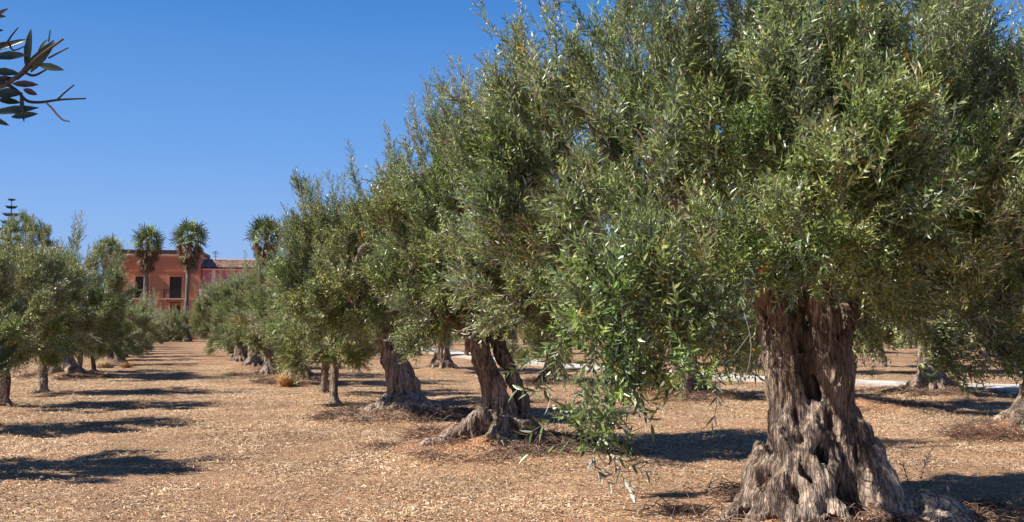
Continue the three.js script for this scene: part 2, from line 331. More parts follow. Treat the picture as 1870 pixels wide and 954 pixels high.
// limbs that fork from the trunk into the crown, each with its side branches
function limbInto(group, pts, rnd, twigs = 7, color = [.17, .125, .095]) {
  const b = new Builder();
  tubeInto(b, pts, 8, color, rnd, 0.5);
  const c = new THREE.CatmullRomCurve3(pts.map((p) => V(p[0], p[1], p[2])));
  for (let k = 0; k < twigs; k++) {
    const t = 0.3 + 0.65 * (k + rnd() * 0.6) / twigs, p = c.getPoint(t), tan = c.getTangent(t), r = lerp(pts[0][3], pts[pts.length - 1][3], t) * 0.55;
    const d = tan.clone().multiplyScalar(0.6).add(V(gauss(rnd), gauss(rnd) + 0.25, gauss(rnd)).multiplyScalar(0.8)).normalize(), L = 0.3 + rnd() * 0.4, q = p.clone().addScaledVector(d, L * 0.5).add(V(gauss(rnd), gauss(rnd), gauss(rnd)).multiplyScalar(0.08)), e = p.clone().addScaledVector(d, L).add(V(0, 0.1, 0));
    tubeInto(b, [[p.x, p.y, p.z, r], [q.x, q.y, q.z, r * 0.6], [e.x, e.y, e.z, r * 0.25]], 5, color, rnd, 0.3);
  }
  return part('limb', b.geometry(), barkMat, group);
}
function limbsTo(group, from, r0, blobs, rnd, n) {
  for (let k = 0; k < n; k++) {
    const B = blobs[k % blobs.length], f = from[k % from.length], e = V(B[0] + gauss(rnd) * B[3] * 0.5, B[1] + (0.1 + rnd() * 0.6) * B[4], B[2] + gauss(rnd) * B[5] * 0.5), m = V(lerp(f[0], e.x, 0.45), lerp(f[1], e.y, 0.5), lerp(f[2], e.z, 0.45)).add(V(gauss(rnd), gauss(rnd), gauss(rnd)).multiplyScalar(0.12));
    limbInto(group, [[f[0], f[1] - 0.25, f[2], r0], [lerp(f[0], m.x, 0.3), lerp(f[1], m.y, 0.4), lerp(f[2], m.z, 0.3), r0 * 0.85], [m.x, m.y, m.z, r0 * 0.55], [e.x, e.y, e.z, r0 * 0.16]], rnd, 7);
  }
}

// ---------------------------------------------------------------- where the trees stand
const U = V(-0.3162, 0, -0.9487), Wd = V(0.9487, 0, -0.3162);            // along the rows, and across them
const rowPoint = (lat, d) => { const s = (d - 0.3162 * lat) / 0.9487; return V(U.x * s + Wd.x * lat, 0, -d); };
const foot = (px, d) => V((px - CX) / F * d, 0, -d);
const S1 = foot(1490, 8.2), S2 = foot(908, 12.5), S3 = foot(738, 16.9);
const RED = 'olive trees of the grove';
// [place, prototype, scale, turn, label]
const stands = [
  [foot(612, 20.1), 'young', 1.0, 0.3, 'slim young olive tree just left of the split leaning trunk, foliage almost to the ground'],
  [foot(594, 22.9), 'young', 0.95, 2.1, 'second slim young olive, standing close behind the first one left of the split leaning trunk'],
  [foot(545, 26.7), 'gnarled', 0.84, 1.2, 'olive tree on a mound with a ball of orange dry grass at its foot'],
  [foot(497, 31), 'low', 0.95, 4.0, 'low spreading olive tree next in line behind the orange grass tuft'],
  [foot(466, 36.5), 'gnarled', 0.80, 5.2, 'fat stumpy olive trunk second in line beyond the orange grass tuft'],
  [foot(440, 42), 'low', 0.95, 2.6, 'low olive tree third in line beyond the orange grass tuft'],
  [rowPoint(-3.25, 10.7), 'slim', 0.80, 0.4, 'olive tree outside the left edge, casting the nearest long shadow over the track'],
  [rowPoint(-3.3, 15.3), 'slim', 0.80, 3.3, 'olive crown cut by the left edge, casting the second long shadow over the track'],
  [foot(14, 19.2), 'slim', 0.88, 1.9, 'olive tree with thin dark trunk nearest the left edge'],
  [foot(82, 23.2), 'slim', 0.97, 5.0, 'olive tree with leaning thin trunk, second from the left edge'],
  [foot(122, 29.7), 'gnarled', 0.98, 0.0, 'olive tree with thick dark trunk on a pale mound in the left row'],
  [foot(148, 31.5), 'slim', 0.80, 2.4, 'thin olive tree just right of the thick trunk on the pale mound'],
  [foot(174, 34), 'slim', 0.70, 0.9, 'olive tree with straight thin trunk left of the straw coloured tuft'],
  [foot(220, 40), 'low', 0.78, 3.6, 'bushy olive tree right behind the straw coloured grass tufts'],
  [foot(1252, 21.6), 'gnarled', 1.06, 0.8, 'olive tree on a dark mound seen beneath the big foreground crown, left of its trunk'],
  [foot(1545, 18.8), 'slim', 1.12, 3.1, 'olive tree hidden behind the big foreground trunk, its dark mound showing to the right'],
  [foot(1697, 22.8), 'gnarled', 0.98, 4.6, 'olive tree with flared dark base standing at the edge of the white gravel path'],
  [foot(1893, 14.2), 'gnarled', 1.04, 2.2, 'olive tree cut by the right edge, pale mound and dry brush at its foot'],
  [foot(808, 34), 'gnarled', 0.98, 1.5, 'thick olive trunk in the gap between the two leaning trunks'],
  [foot(737, 36), 'slim', 0.9, 0.2, 'thin olive trunk showing just right of the split leaning trunk, behind it'],
  [foot(765, 52), 'slim', 1.0, 4.4, 'small far olive trunk left of the thick one between the leaning trunks'],
  [foot(852, 50), 'slim', 1.0, 2.9, 'far olive trunk standing by the white gravel path left of the dark leaning trunk'],
  [foot(1010, 27), 'low', 1.08, 0.7, 'bushy low olive tree right of the dark leaning trunk, before the gravel path'],
];
const farRight = [], farLeft = [], beyond = [];
{ const r = rng(77);
  for (let d = 47; d < 104; d += 5.2) farRight.push([rowPoint(2.95 + (r() - .5) * .4, d), r() < 0.5 ? 'far' : 'farlow', (0.94 + r() * 0.12) * lerp(1, 0.76, smooth(48, 66, d)), r() * 6.28]);
  for (let d = 45.5; d < 98; d += 5.2) farLeft.push([rowPoint(-2.85 + (r() - .5) * .4, d), r() < 0.5 ? 'far' : 'farlow', (0.94 + r() * 0.12) * lerp(0.95, 0.74, smooth(46, 62, d)), r() * 6.28]);
  for (const [px, d] of [[930, 56], [1080, 46], [1180, 40], [1330, 38], [1430, 46], [1480, 33], [1610, 38], [1720, 33.5], [1800, 42], [1850, 31], [1940, 36], [1260, 54], [1560, 58], [1390, 62], [1060, 66], [880, 70], [960, 82], [1180, 74], [1690, 52], [1840, 60], [1500, 76], [800, 84], [700, 60], [640, 74], [590, 58], [560, 88], [1300, 86], [1640, 70], [1760, 78]])
    beyond.push([foot(px, d), d > 50 ? 'far' : 'slim', 1.0 + r() * 0.25, r() * 6.28, px]);
}
stands.push([foot(303, 97), 'farlow', 0.92, 1.1, 'olive bush at the far end of the track, left of the doorway'], [foot(322, 101), 'farlow', 0.88, 2.2, 'olive bush closing the far end of the track before the doorway'], [foot(348, 98), 'farlow', 0.95, 4.0, 'olive bush at the far end of the track, under the right palm'], [foot(236, 100), 'far', 0.85, 2.0, 'olive tree below the left balcony of the orange villa']);
const mounds = [[foot(1575, 18.6), 0.2, 1.0], [S1, 0.10, 1.1], [S2, 0.30, 1.15], [S3, 0.24, 1.0]];
for (const [p, k, s] of stands) mounds.push([p, { gnarled: 0.24, low: 0.12, young: 0.06, slim: 0.07, far: 0, farlow: 0 }[k] * s, { gnarled: 0.95, low: 0.8, young: 0.5, slim: 0.5, far: 1, farlow: 1 }[k] * s]);
const ROAD = [[760, 70], [822, 57.5], [970, 43], [1150, 35.5], [1330, 30.5], [1560, 27.8], [1750, 26.2], [1900, 25.2], [2300, 23]].map(([px, d]) => foot(px, d));
const roadCurve = new THREE.CatmullRomCurve3(ROAD), roadPts = roadCurve.getSpacedPoints(160);
const roadGap = (x, z) => { let m = 1e9; for (const p of roadPts) m = Math.min(m, (p.x - x) ** 2 + (p.z - z) ** 2); return Math.sqrt(m); };
function moundAt(x, z) { let h = 0; for (const [p, a, r] of mounds) { const q = ((x - p.x) ** 2 + (z - p.z) ** 2) / (r * r); if (q < 9) h += a * Math.exp(-q) * (1 + 0.35 * noise(x * 3, 5, z * 3)); } return h; }
function height(x, z, calm = 1) {
  const near = -z < 60 && Math.abs(x) < 45;
  return calm * (near ? 0.045 * noise(x * 0.35, 0, z * 0.35) + 0.028 * noise(x * 1.7, 3, z * 1.7) + 0.014 * noise(x * 5.3, 7, z * 5.3) : 0) + moundAt(x, z);
}

// ---------------------------------------------------------------- the ground
const TILE = 2.6;
function litterCanvas() {
  const S = 1024, c = document.createElement('canvas'), h = document.createElement('canvas'); c.width = c.height = h.width = h.height = S;
  const g = c.getContext('2d'), q = h.getContext('2d'), r = rng(5);
  g.fillStyle = 'rgb(150,116,86)'; g.fillRect(0, 0, S, S); q.fillStyle = 'rgb(70,70,70)'; q.fillRect(0, 0, S, S);
  const cols = [[214, 182, 142], [196, 158, 118], [184, 142, 104], [174, 132, 96], [226, 200, 164], [154, 108, 78], [94, 62, 44], [66, 44, 34], [180, 124, 86]];
  for (let k = 0; k < 26000; k++) {
    const x = r() * S, y = r() * S, a = r() * 6.28, L = 6 + r() * r() * 34, w = 1.2 + r() * 3.2, col = pick(cols, r), lift = 60 + r() * 190, cu = (r() - 0.5) * L * 0.7;
    for (const ox of x < 40 ? [0, S] : x > S - 40 ? [0, -S] : [0]) for (const oy of y < 40 ? [0, S] : y > S - 40 ? [0, -S] : [0]) {
      for (const [ctx, style] of [[g, `rgb(${col})`], [q, `rgb(${[lift, lift, lift].map(Math.round)})`]]) {
        ctx.strokeStyle = style; ctx.lineWidth = w; ctx.beginPath(); ctx.moveTo(x + ox, y + oy);
        ctx.quadraticCurveTo(x + ox + Math.cos(a) * L / 2 - Math.sin(a) * cu, y + oy + Math.sin(a) * L / 2 + Math.cos(a) * cu, x + ox + Math.cos(a) * L, y + oy + Math.sin(a) * L); ctx.stroke();
      }
    }
  }
  const map = new THREE.CanvasTexture(c), bump = new THREE.CanvasTexture(h);
  map.colorSpace = THREE.SRGBColorSpace;
  for (const t of [map, bump]) { t.wrapS = t.wrapT = THREE.RepeatWrapping; t.magFilter = THREE.LinearFilter; }
  return [map, bump];
}
const [litterMap, litterBump] = litterCanvas();
{
  const line = (parts) => { const a = []; for (const [from, to, n] of parts) for (let k = 0; k < n; k++) a.push(from + (to - from) * k / n); return a; };
  const xs = [...line([[-2500, -200, 8], [-200, -60, 14], [-60, -18, 60], [-18, 16, 360], [16, 60, 60], [60, 200, 14], [200, 2500, 8]]), 2500];
  const zs = [...line([[300, 8, 8], [8, -5, 26], [-5, -30, 280], [-30, -60, 110], [-60, -140, 60], [-140, -300, 10], [-300, -3500, 10]]), -3500];
  const P = [], UV = [], C = [], I = [];
  for (const z of zs) for (const x of xs) {
    const road = -z < 75 && x > -10 ? smooth(1.5, 3, roadGap(x, z)) : 1;
    P.push(x, height(x, z, 0.15 + 0.85 * road), z); UV.push(x / TILE, z / TILE);
    const m = smooth(0.015, 0.16, moundAt(x, z)), v = 0.92 + 0.35 * noise(x * 0.21, 2, z * 0.21) + 0.22 * noise(x * 0.9, 8, z * 0.9) + 0.16 * noise(x * 3.4, 1, z * 3.4), red = clamp(-0.08 + 0.4 * noise(x * 0.5, 31, z * 0.5) + 0.35 * noise(x * 2.1, 30, z * 2.1) + m * 0.55, 0, 0.7);
    C.push(v * lerp(1.19, 1.05, red), v * lerp(1.19, 0.86, red), v * lerp(1.17, 0.77, red));
  }
  const n = xs.length;
  for (let j = 0; j < zs.length - 1; j++) for (let i = 0; i < n - 1; i++) { const a = j * n + i; I.push(a, a + 1, a + n, a + 1, a + n + 1, a + n); }
  const g = new THREE.BufferGeometry();
  g.setAttribute('position', new THREE.Float32BufferAttribute(P, 3)); g.setAttribute('uv', new THREE.Float32BufferAttribute(UV, 2)); g.setAttribute('color', new THREE.Float32BufferAttribute(C, 3)); g.setIndex(I); g.computeVertexNormals();
  const ground = new THREE.Mesh(g, new THREE.MeshStandardMaterial({ map: litterMap, bumpMap: litterBump, bumpScale: 0.03, vertexColors: true, roughness: 0.97 }));
  ground.name = 'ground'; ground.receiveShadow = ground.castShadow = true; tag(ground, 'bare tan ground of the olive grove covered in dry mown litter', 'ground', null, 'structure'); scene.add(ground);
}
{ // white gravel path behind the first trees
  const P = [], C = [], I = [], r = rng(9), n = 420, m = 17, N = noise;
  for (let k = 0; k <= n; k++) {
    const t = k / n, p = roadCurve.getPointAt(t), tan = roadCurve.getTangentAt(t), s = V(-tan.z, 0, tan.x).normalize();
    for (let j = 0; j <= m; j++) {
      const u = (j / m * 2 - 1), wob = 1.35 + 0.16 * N(k * 0.14, u > 0 ? 3 : 9, 0) + 0.12 * N(k * 0.66, u > 0 ? 3 : 9, 4), x = p.x + s.x * u * wob, z = p.z + s.z * u * wob;
      P.push(x, 0.05 * (1 - Math.abs(u) ** 6) - 0.012 * Math.exp(-((Math.abs(u) - 0.5) ** 2) * 60) + height(x, z, 0.15) * (1 - Math.abs(u) ** 6 * 0.5), z);
      const v = 0.9 + 0.3 * N(x * 1.3, 0, z * 1.3) + 0.25 * N(x * 5, 2, z * 5), dirt = clamp(0.25 + 0.9 * N(x * 0.9, 6, z * 0.9) + smooth(0.7, 1, Math.abs(u)), 0, 0.8); C.push(lerp(.60, .44, dirt) * v, lerp(.57, .33, dirt) * v, lerp(.52, .23, dirt) * v);
    }
  }
  for (let k = 0; k < n; k++) for (let j = 0; j < m; j++) { const a = k * (m + 1) + j; I.push(a, a + 1, a + m + 1, a + 1, a + m + 2, a + m + 1); }
  const g = new THREE.BufferGeometry(); g.setAttribute('position', new THREE.Float32BufferAttribute(P, 3)); g.setAttribute('color', new THREE.Float32BufferAttribute(C, 3)); g.setIndex(I); g.computeVertexNormals();
  const o = new THREE.Mesh(g, new THREE.MeshStandardMaterial({ vertexColors: true, roughness: 0.95 })); o.name = 'gravel_path'; o.receiveShadow = true; tag(o, 'white gravel path crossing the grove behind the front trees', 'path', null, 'structure'); scene.add(o);
}
{ // dry leaves, straw and chips lying on the ground, laid in patches
  const pieces = (seed) => {
    const r = rng(seed), b = new Builder(), cols = [[.62, .46, .29], [.52, .37, .22], [.48, .33, .20], [.42, .28, .165], [.70, .56, .40], [.30, .17, .10], [.16, .09, .055], [.36, .22, .12]];
    for (let k = 0; k < 190; k++) {
      const x = gauss(r) * 0.42, z = gauss(r) * 0.42, a = r() * 6.28, straw = r() < 0.45, L = straw ? 0.035 + r() * 0.08 : 0.03 + r() * 0.04, w = straw ? 0.003 + r() * 0.004 : 0.008 + r() * 0.010, j = 0.8 + r() * 0.4, col = pick(cols, r).map((q) => q * j), tilt = (r() - 0.3) * 0.5, h = 0.002 + r() * r() * 0.03, arch = r() * 0.016, cur = (r() - 0.5) * L * 0.5;
      const d = V(Math.cos(a), tilt, Math.sin(a)), s = V(-Math.sin(a), (r() - 0.5) * 0.9, Math.cos(a)).normalize(), o = V(x, h, z), n = V(gauss(r) * .4, 1, gauss(r) * .4).normalize(), ids = [];
      for (const [t, q] of straw ? [[-0.5, 0.9], [0, 1], [0.5, 0.6]] : [[-0.5, 0.08], [-0.05, 1], [0.5, 0.06]]) {
        const p = o.clone().addScaledVector(d, L * t).add(V(0, arch * (1 - 4 * t * t), 0)).addScaledVector(s, cur * (1 - 4 * t * t));
        p.y = Math.max(p.y, 0.001);
        ids.push(b.vert(p.clone().addScaledVector(s, -w * q / 2), n, col), b.vert(p.clone().addScaledVector(s, w * q / 2), n, col));
      }
      b.i.push(ids[0], ids[1], ids[2], ids[1], ids[3], ids[2], ids[2], ids[3], ids[4], ids[3], ids[5], ids[4]);
    }
    return b.geometry();
  };
  const r = rng(21), sets = [31, 32, 33, 34, 35].map(pieces), mats = sets.map(() => []);
  for (let k = 0; k < 6400; k++) {
    const d = 6 + 40 * Math.sqrt(r()) * Math.sqrt(r() * 0.7 + 0.3) , x = (r() - 0.5) * 1.16 * d, z = -d;
    if (roadGap(x, z) < 1.9 && r() < 0.88) continue;
    if (noise(x * 0.55, 9, z * 0.55) + 0.6 * noise(x * 1.6, 4, z * 1.6) < -0.12 && r() < 0.7) continue;
    const y = height(x, z), e = 0.25, n = V(height(x - e, z) - height(x + e, z), 2 * e, height(x, z - e) - height(x, z + e)).normalize();
    const q = new THREE.Quaternion().setFromUnitVectors(V(0, 1, 0), n).multiply(new THREE.Quaternion().setFromAxisAngle(V(0, 1, 0), r() * 6.28)), m = smooth(0.03, 0.18, moundAt(x, z)), v = 0.95 + 0.4 * noise(x * 0.6, 3, z * 0.6), s = 0.85 + r() * 0.4;
    mats[Math.floor(r() * sets.length)].push([new THREE.Matrix4().compose(V(x, y - 0.004, z), q, V(s, s, s)), [v * lerp(1.17, 0.76, m), v * lerp(1.17, 0.6, m), v * lerp(1.17, 0.58, m)]]);
  }
  const g = new THREE.Group(); g.name = 'dry_litter'; tag(g, 'dry leaves, straw and wood chips strewn over the grove floor', 'litter', null, 'stuff'); scene.add(g);
  sets.forEach((geo, k) => { const im = new THREE.InstancedMesh(geo, litterMat, mats[k].length); im.name = 'litter'; im.userData.kind = 'stuff'; im.castShadow = im.receiveShadow = true; mats[k].forEach(([m, c], i) => { im.setMatrixAt(i, m); im.setColorAt(i, new THREE.Color().setRGB(...c)); }); g.add(im); });
}

// ---------------------------------------------------------------- the villa at the end of the track
const HD = 110, HM = HD / F, hy = (py) => (595 - py) * HM + 1.6, hx = (px) => (px - 190) * HM * 0.975;
function grainTex(seed, base, spread, courses) {
  const S = 512, c = document.createElement('canvas'); c.width = c.height = S;
  const g = c.getContext('2d'), r = rng(seed); g.fillStyle = `rgb(${base})`; g.fillRect(0, 0, S, S);
  for (let k = 0; k < 5000; k++) { const q = base.map((x) => Math.round(x + (r() - 0.5) * spread)); g.fillStyle = `rgba(${q},0.5)`; g.fillRect(r() * S, r() * S, 2 + r() * 40, 1 + r() * (courses ? 4 : 14)); }
  const t = new THREE.CanvasTexture(c); t.colorSpace = THREE.SRGBColorSpace; t.wrapS = t.wrapT = THREE.RepeatWrapping; t.magFilter = THREE.LinearFilter; return t;
}
const texMat = (seed, base, spread, courses, size, rough = 0.93) => { const m = new THREE.MeshStandardMaterial({ map: grainTex(seed, base, spread, courses), roughness: rough }); m.userData.size = size; return m; };
const MH = {
  orange: texMat(41, [188, 128, 98], 48, true, 4), trim: texMat(42, [202, 138, 112], 24, false, 3), cap: texMat(43, [112, 88, 76], 50, false, 2), cream: mat(.62, .45, .34), rose: texMat(44, [192, 118, 120], 22, false, 4), pale: texMat(45, [240, 200, 198], 18, false, 4), frame: mat(.62, .5, .46),
  dark: mat(.018, .014, .014, 0.5), glass: mat(.02, .022, .026, 0.08), iron: mat(.02, .018, .018, 0.5), wood: mat(.035, .022, .018, 0.6), stone: mat(.5, .42, .36), yellow: mat(.62, .30, .03, 0.6),
};
function box(x0, x1, y0, y1, z0, z1, size = 3) {
  const g = new THREE.BoxGeometry(x1 - x0, y1 - y0, z1 - z0); g.translate((x0 + x1) / 2, (y0 + y1) / 2, (z0 + z1) / 2);
  const p = g.attributes.position, n = g.attributes.normal, u = g.attributes.uv;
  for (let i = 0; i < p.count; i++) { const side = Math.abs(n.getX(i)) > 0.5, top = Math.abs(n.getY(i)) > 0.5; u.setXY(i, (side ? p.getZ(i) : p.getX(i)) / size, (top ? p.getZ(i) : p.getY(i)) / size); }
  return g;
}
function wallWithHoles(x0, x1, y0, y1, z0, z1, holes, size) {         // holes = [x0, x1, y0, y1]
  const shape = new THREE.Shape([[x0, y0], [x1, y0], [x1, y1], [x0, y1]].map(([a, b]) => new THREE.Vector2(a, b)));
  for (const [a, b, c, d] of holes) shape.holes.push(new THREE.Path([[a, c], [a, d], [b, d], [b, c]].map(([p, q]) => new THREE.Vector2(p, q))));
  const g = new THREE.ExtrudeGeometry(shape, { depth: z1 - z0, bevelEnabled: false }); g.translate(0, 0, z0);
  const u = g.attributes.uv; for (let i = 0; i < u.count; i++) u.setXY(i, u.getX(i) / size, u.getY(i) / size);
  return g;
}
const housePos = foot(190, HD), HOUSE_TURN = 0.16;
function railing(parent, x0, x1, y, z0, z1) {
  const grp = new THREE.Group(); grp.name = 'railing'; parent.add(grp);
  part('rail', mergeGeometries([box(x0, x1, y + 0.95, y + 1.0, z1 - 0.04, z1), box(x0, x0 + 0.04, y + 0.95, y + 1.0, z0, z1 - 0.042), box(x1 - 0.04, x1, y + 0.95, y + 1.0, z0, z1 - 0.042), box(x0, x1, y + 0.08, y + 0.11, z1 - 0.035, z1 - 0.005)]), MH.iron, grp);
  const bars = []; for (let x = x0 + 0.02; x < x1; x += 0.11) bars.push(box(x, x + 0.022, y, y + 0.948, z1 - 0.03, z1 - 0.008)); for (let z = z0 + 0.08; z < z1 - 0.06; z += 0.11) for (const x of [x0 + 0.01, x1 - 0.03]) bars.push(box(x, x + 0.022, y, y + 0.948, z, z + 0.022));
  part('bars', mergeGeometries(bars), MH.iron, grp);
}
{
  const h = thing('villa', 'orange plastered two storey villa with dark parapet behind the palms', 'villa', housePos); h.rotation.y = HOUSE_TURN;
  const W = hx(362), top = hy(457), floor = hy(545), wt = hy(505), wins = [[hx(245), hx(245) + 1.42], [hx(307), hx(329)]], door = [hx(309), hx(327)];
  part('wall', wallWithHoles(0, W, -0.3, hy(466), -0.5, 0, [...wins.map(([a, b]) => [a, b, floor + 0.02, wt]), [door[0], door[1], 0, floor - 0.35]], 4), MH.orange, h);
  part('wall', box(0.01, 0.5, -0.3, hy(466) - 0.01, -7, -0.502, 4), MH.orange, h);
  part('wall', box(W - 0.5, W - 0.01, -0.3, hy(466) - 0.01, -7, -0.502, 4), MH.orange, h);
  part('wall', box(0.502, W - 0.502, -0.3, hy(466) - 0.01, -7, -6.5, 4), MH.orange, h);
  part('roof', box(0.3, W - 0.3, hy(466) - 0.3, hy(466) - 0.02, -6.7, -0.52), MH.cap, h);
  part('parapet', mergeGeometries([box(-0.12, W + 0.12, hy(464.5) + 0.05, top, -0.4, 0.1, 2), box(-0.12, 0.3, hy(464.5) + 0.05, top, -7, -0.402, 2), box(W - 0.3, W + 0.12, hy(464.5) + 0.05, top, -7, -0.402, 2), box(-0.17, W + 0.17, top, top + 0.09, -0.45, 0.16, 2)]), MH.cap, h);
  part('cornice', mergeGeometries([box(-0.22, W + 0.22, hy(466), hy(464.5) + 0.048, -0.5, 0.24), box(-0.18, W + 0.18, hy(467.4), hy(466) - 0.002, 0.002, 0.17)]), MH.cream, h);
  part('frieze', box(-0.06, W + 0.06, hy(473), hy(467.4) - 0.002, 0.002, 0.07), MH.trim, h);
  part('string_course', box(-0.05, W + 0.05, hy(475), hy(473) - 0.002, 0.002, 0.12), MH.trim, h);
  part('string_course', box(-0.05, wins[0][0] - 0.62, floor - 0.16, floor, 0.002, 0.12), MH.trim, h);
  part('string_course', box(wins[0][1] + 0.62, wins[1][0] - 0.62, floor - 0.16, floor, 0.002, 0.12), MH.trim, h);
  part('string_course', box(wins[1][1] + 0.62, W + 0.05, floor - 0.16, floor, 0.002, 0.12), MH.trim, h);
  for (const [a, b] of wins) {
    const w = new THREE.Group(); w.name = 'balcony_window'; h.add(w);
    part('surround', mergeGeometries([box(a - 0.24, a - 0.002, floor, wt + 0.24, 0.002, 0.06), box(b + 0.002, b + 0.24, floor, wt + 0.24, 0.002, 0.06), box(a - 0.002, b + 0.002, wt + 0.002, wt + 0.24, 0.002, 0.06), box(a - 0.3, b + 0.3, wt + 0.25, hy(495), 0.002, 0.04)]), MH.trim, w);
    part('hood', mergeGeometries([box(a - 0.5, b + 0.5, hy(495) + 0.002, hy(493.4), 0.002, 0.34), box(a - 0.42, b + 0.42, hy(495) - 0.1, hy(495), 0.042, 0.2)]), MH.trim, w);
    const mid = (a + b) / 2;
    for (const [p, q] of [[a, mid - 0.01], [mid + 0.01, b]]) {
      part('shutter', mergeGeometries([box(p, q, floor + 0.03, wt, -0.26, -0.22), box(p, p + 0.09, floor + 0.03, wt, -0.219, -0.19), box(q - 0.09, q, floor + 0.03, wt, -0.219, -0.19), box(p + 0.091, q - 0.091, wt - 0.1, wt, -0.219, -0.19), box(p + 0.091, q - 0.091, floor + 0.9, floor + 1.0, -0.219, -0.19)]), MH.wood, w);
    }
    const bal = new THREE.Group(); bal.name = 'balcony'; h.add(bal);
    part('slab', mergeGeometries([box(a - 0.6, b + 0.6, floor - 0.14, floor, 0.002, 0.95), box(a - 0.4, a - 0.25, floor - 0.42, floor - 0.142, 0.002, 0.6), box(b + 0.25, b + 0.4, floor - 0.42, floor - 0.142, 0.002, 0.6)]), MH.stone, bal);
    railing(bal, a - 0.52, b + 0.52, floor, 0.03, 0.9);
  }
  const d = new THREE.Group(); d.name = 'door'; h.add(d);
  part('leaf', box(door[0], door[1], 0, hy(559), -0.3, -0.24), MH.wood, d);
  part('fanlight', box(door[0] + 0.1, door[1] - 0.1, hy(558), floor - 0.4, -0.2, -0.12), MH.yellow, d);
  part('fanlight_bars', mergeGeometries([0.28, 0.5, 0.72].map((t) => box(lerp(door[0], door[1], t) - 0.03, lerp(door[0], door[1], t) + 0.03, hy(558), floor - 0.4, -0.118, -0.09)).concat([box(door[0] + 0.1, door[1] - 0.1, hy(553.5), hy(552.8), -0.088, -0.07)])), MH.dark, d);
  part('surround', mergeGeometries([box(door[0] - 0.22, door[0] - 0.002, 0, floor - 0.45, 0.002, 0.05), box(door[1] + 0.002, door[1] + 0.22, 0, floor - 0.45, 0.002, 0.05)]), MH.trim, d);
}
{
  const h = thing('pink_wing', 'pink wing with tiled roof adjoining the orange villa', 'building', housePos); h.rotation.y = HOUSE_TURN;
  const x0 = hx(362) + 0.03, x1 = hx(520), eave = hy(486), base = hy(527), Z = -0.9;
  const wins = [[hx(406.5), hx(421), base - 0.2, hy(512)], [hx(467), hx(481), base - 0.2, hy(512)]];
  part('wall', wallWithHoles(x0, x1, -0.3, eave, Z - 0.4, Z, wins, 4), MH.rose, h);
  part('wall', mergeGeometries([box(x0, x0 + 0.4, -0.3, eave, Z - 6, Z - 0.402, 4), box(x1 - 0.4, x1, -0.3, eave, Z - 6, Z - 0.402, 4), box(x0 + 0.402, x1 - 0.402, -0.3, eave, Z - 6, Z - 5.6, 4)]), MH.rose, h);
  part('frieze', box(x0 + 0.01, x1, hy(491), eave - 0.01, Z + 0.002, Z + 0.06, 4), MH.pale, h);
  for (const [a, b] of [[381.5, 388.5], [437.5, 444.5], [492, 499]]) part('pilaster', box(hx(a), hx(b), 0.2, hy(491) - 0.002, Z + 0.002, Z + 0.07, 4), MH.pale, h);
  for (const [a, b, c, d] of wins) {
    const w = new THREE.Group(); w.name = 'window'; h.add(w);
    part('frame', mergeGeometries([box(a - 0.16, a - 0.002, c, d + 0.12, Z + 0.002, Z + 0.09), box(b + 0.002, b + 0.16, c, d + 0.12, Z + 0.002, Z + 0.09), box(a - 0.28, b + 0.28, d + 0.122, d + 0.24, Z + 0.002, Z + 0.16)]), MH.frame, w);
    const mid = (a + b) / 2;
    for (const [p, q] of [[a, mid - 0.03], [mid + 0.03, b]]) part('pane', box(p + 0.05, q - 0.02, c, d - 0.05, Z - 0.2, Z - 0.18), MH.glass, w);
    part('sash', mergeGeometries([box(mid - 0.03, mid + 0.03, c, d, Z - 0.19, Z - 0.14), box(a, a + 0.05, c, d, Z - 0.19, Z - 0.14), box(b - 0.05, b, c, d, Z - 0.19, Z - 0.14)]), MH.wood, w);
  }
  part('lower_wall', box(x0, x1, -0.3, base, Z + 0.1, Z + 1.5, 4), MH.pale, h);
  // roof of barrel tiles: each tile its own half pipe, joined because they are only a pixel or two wide from here
  const ridge = hy(468.5), depth = 3.2, slope = Math.atan2(ridge - eave - 0.1, depth), len = Math.hypot(depth, ridge - eave - 0.1) + 0.35, b = new Builder(), r = rng(61), cols = [[.46, .29, .20], [.56, .41, .31], [.64, .52, .43], [.38, .22, .15], [.52, .35, .24], [.32, .20, .15]];
  for (let x = x0 - 0.1; x < x1; x += 0.21) for (let k = 0; k < 9; k++) for (const cup of [0, 1]) {
    const c = pick(cols, r).map((q) => q * (0.8 + r() * 0.35)), t0 = k / 9 * len, t1 = t0 + len / 9 + 0.05, ids = [], jx = (r() - 0.5) * 0.03, jy = (r() - 0.5) * 0.02;
    for (const [t, lift] of [[t0, 0.03], [t1, 0]]) for (let q = 0; q <= 4; q++) {
      const a = Math.PI * q / 4, rr = 0.075, X = x + jx + (cup ? 0.105 : 0) + Math.cos(a) * rr, Y = (cup ? -Math.sin(a) * 0.05 + 0.01 : Math.sin(a) * rr) + lift + jy;
      ids.push(b.vert(V(X, eave - 0.05 + t * Math.sin(slope) + Y * Math.cos(slope), Z + 0.4 - t * Math.cos(slope) + Y * Math.sin(slope)), V(Math.cos(a) * (cup ? -1 : 1), Math.sin(a), 0.3).normalize(), c));
    }
    for (let q = 0; q < 4; q++) b.i.push(ids[q], ids[q + 5], ids[q + 1], ids[q + 1], ids[q + 5], ids[q + 6]);
  }
  const roof = new THREE.Group(); roof.name = 'roof'; h.add(roof);
  const tiles = part('roof_tiles', b.geometry(), new THREE.MeshStandardMaterial({ vertexColors: true, roughness: 0.9 }), roof); tiles.userData.kind = 'stuff';
  const deck = box(x0, x1, -0.06, 0, -len, 0.3); deck.rotateX(slope); deck.translate(0, eave - 0.03, Z + 0.05); part('deck', deck, MH.cap, roof);
  const back = box(x0, x1, -0.06, 0, -len, 0.05); back.rotateX(slope); back.rotateY(Math.PI); back.translate(x0 + x1, eave - 0.06, Z - 2 * depth); part('deck', back, MH.cap, roof);
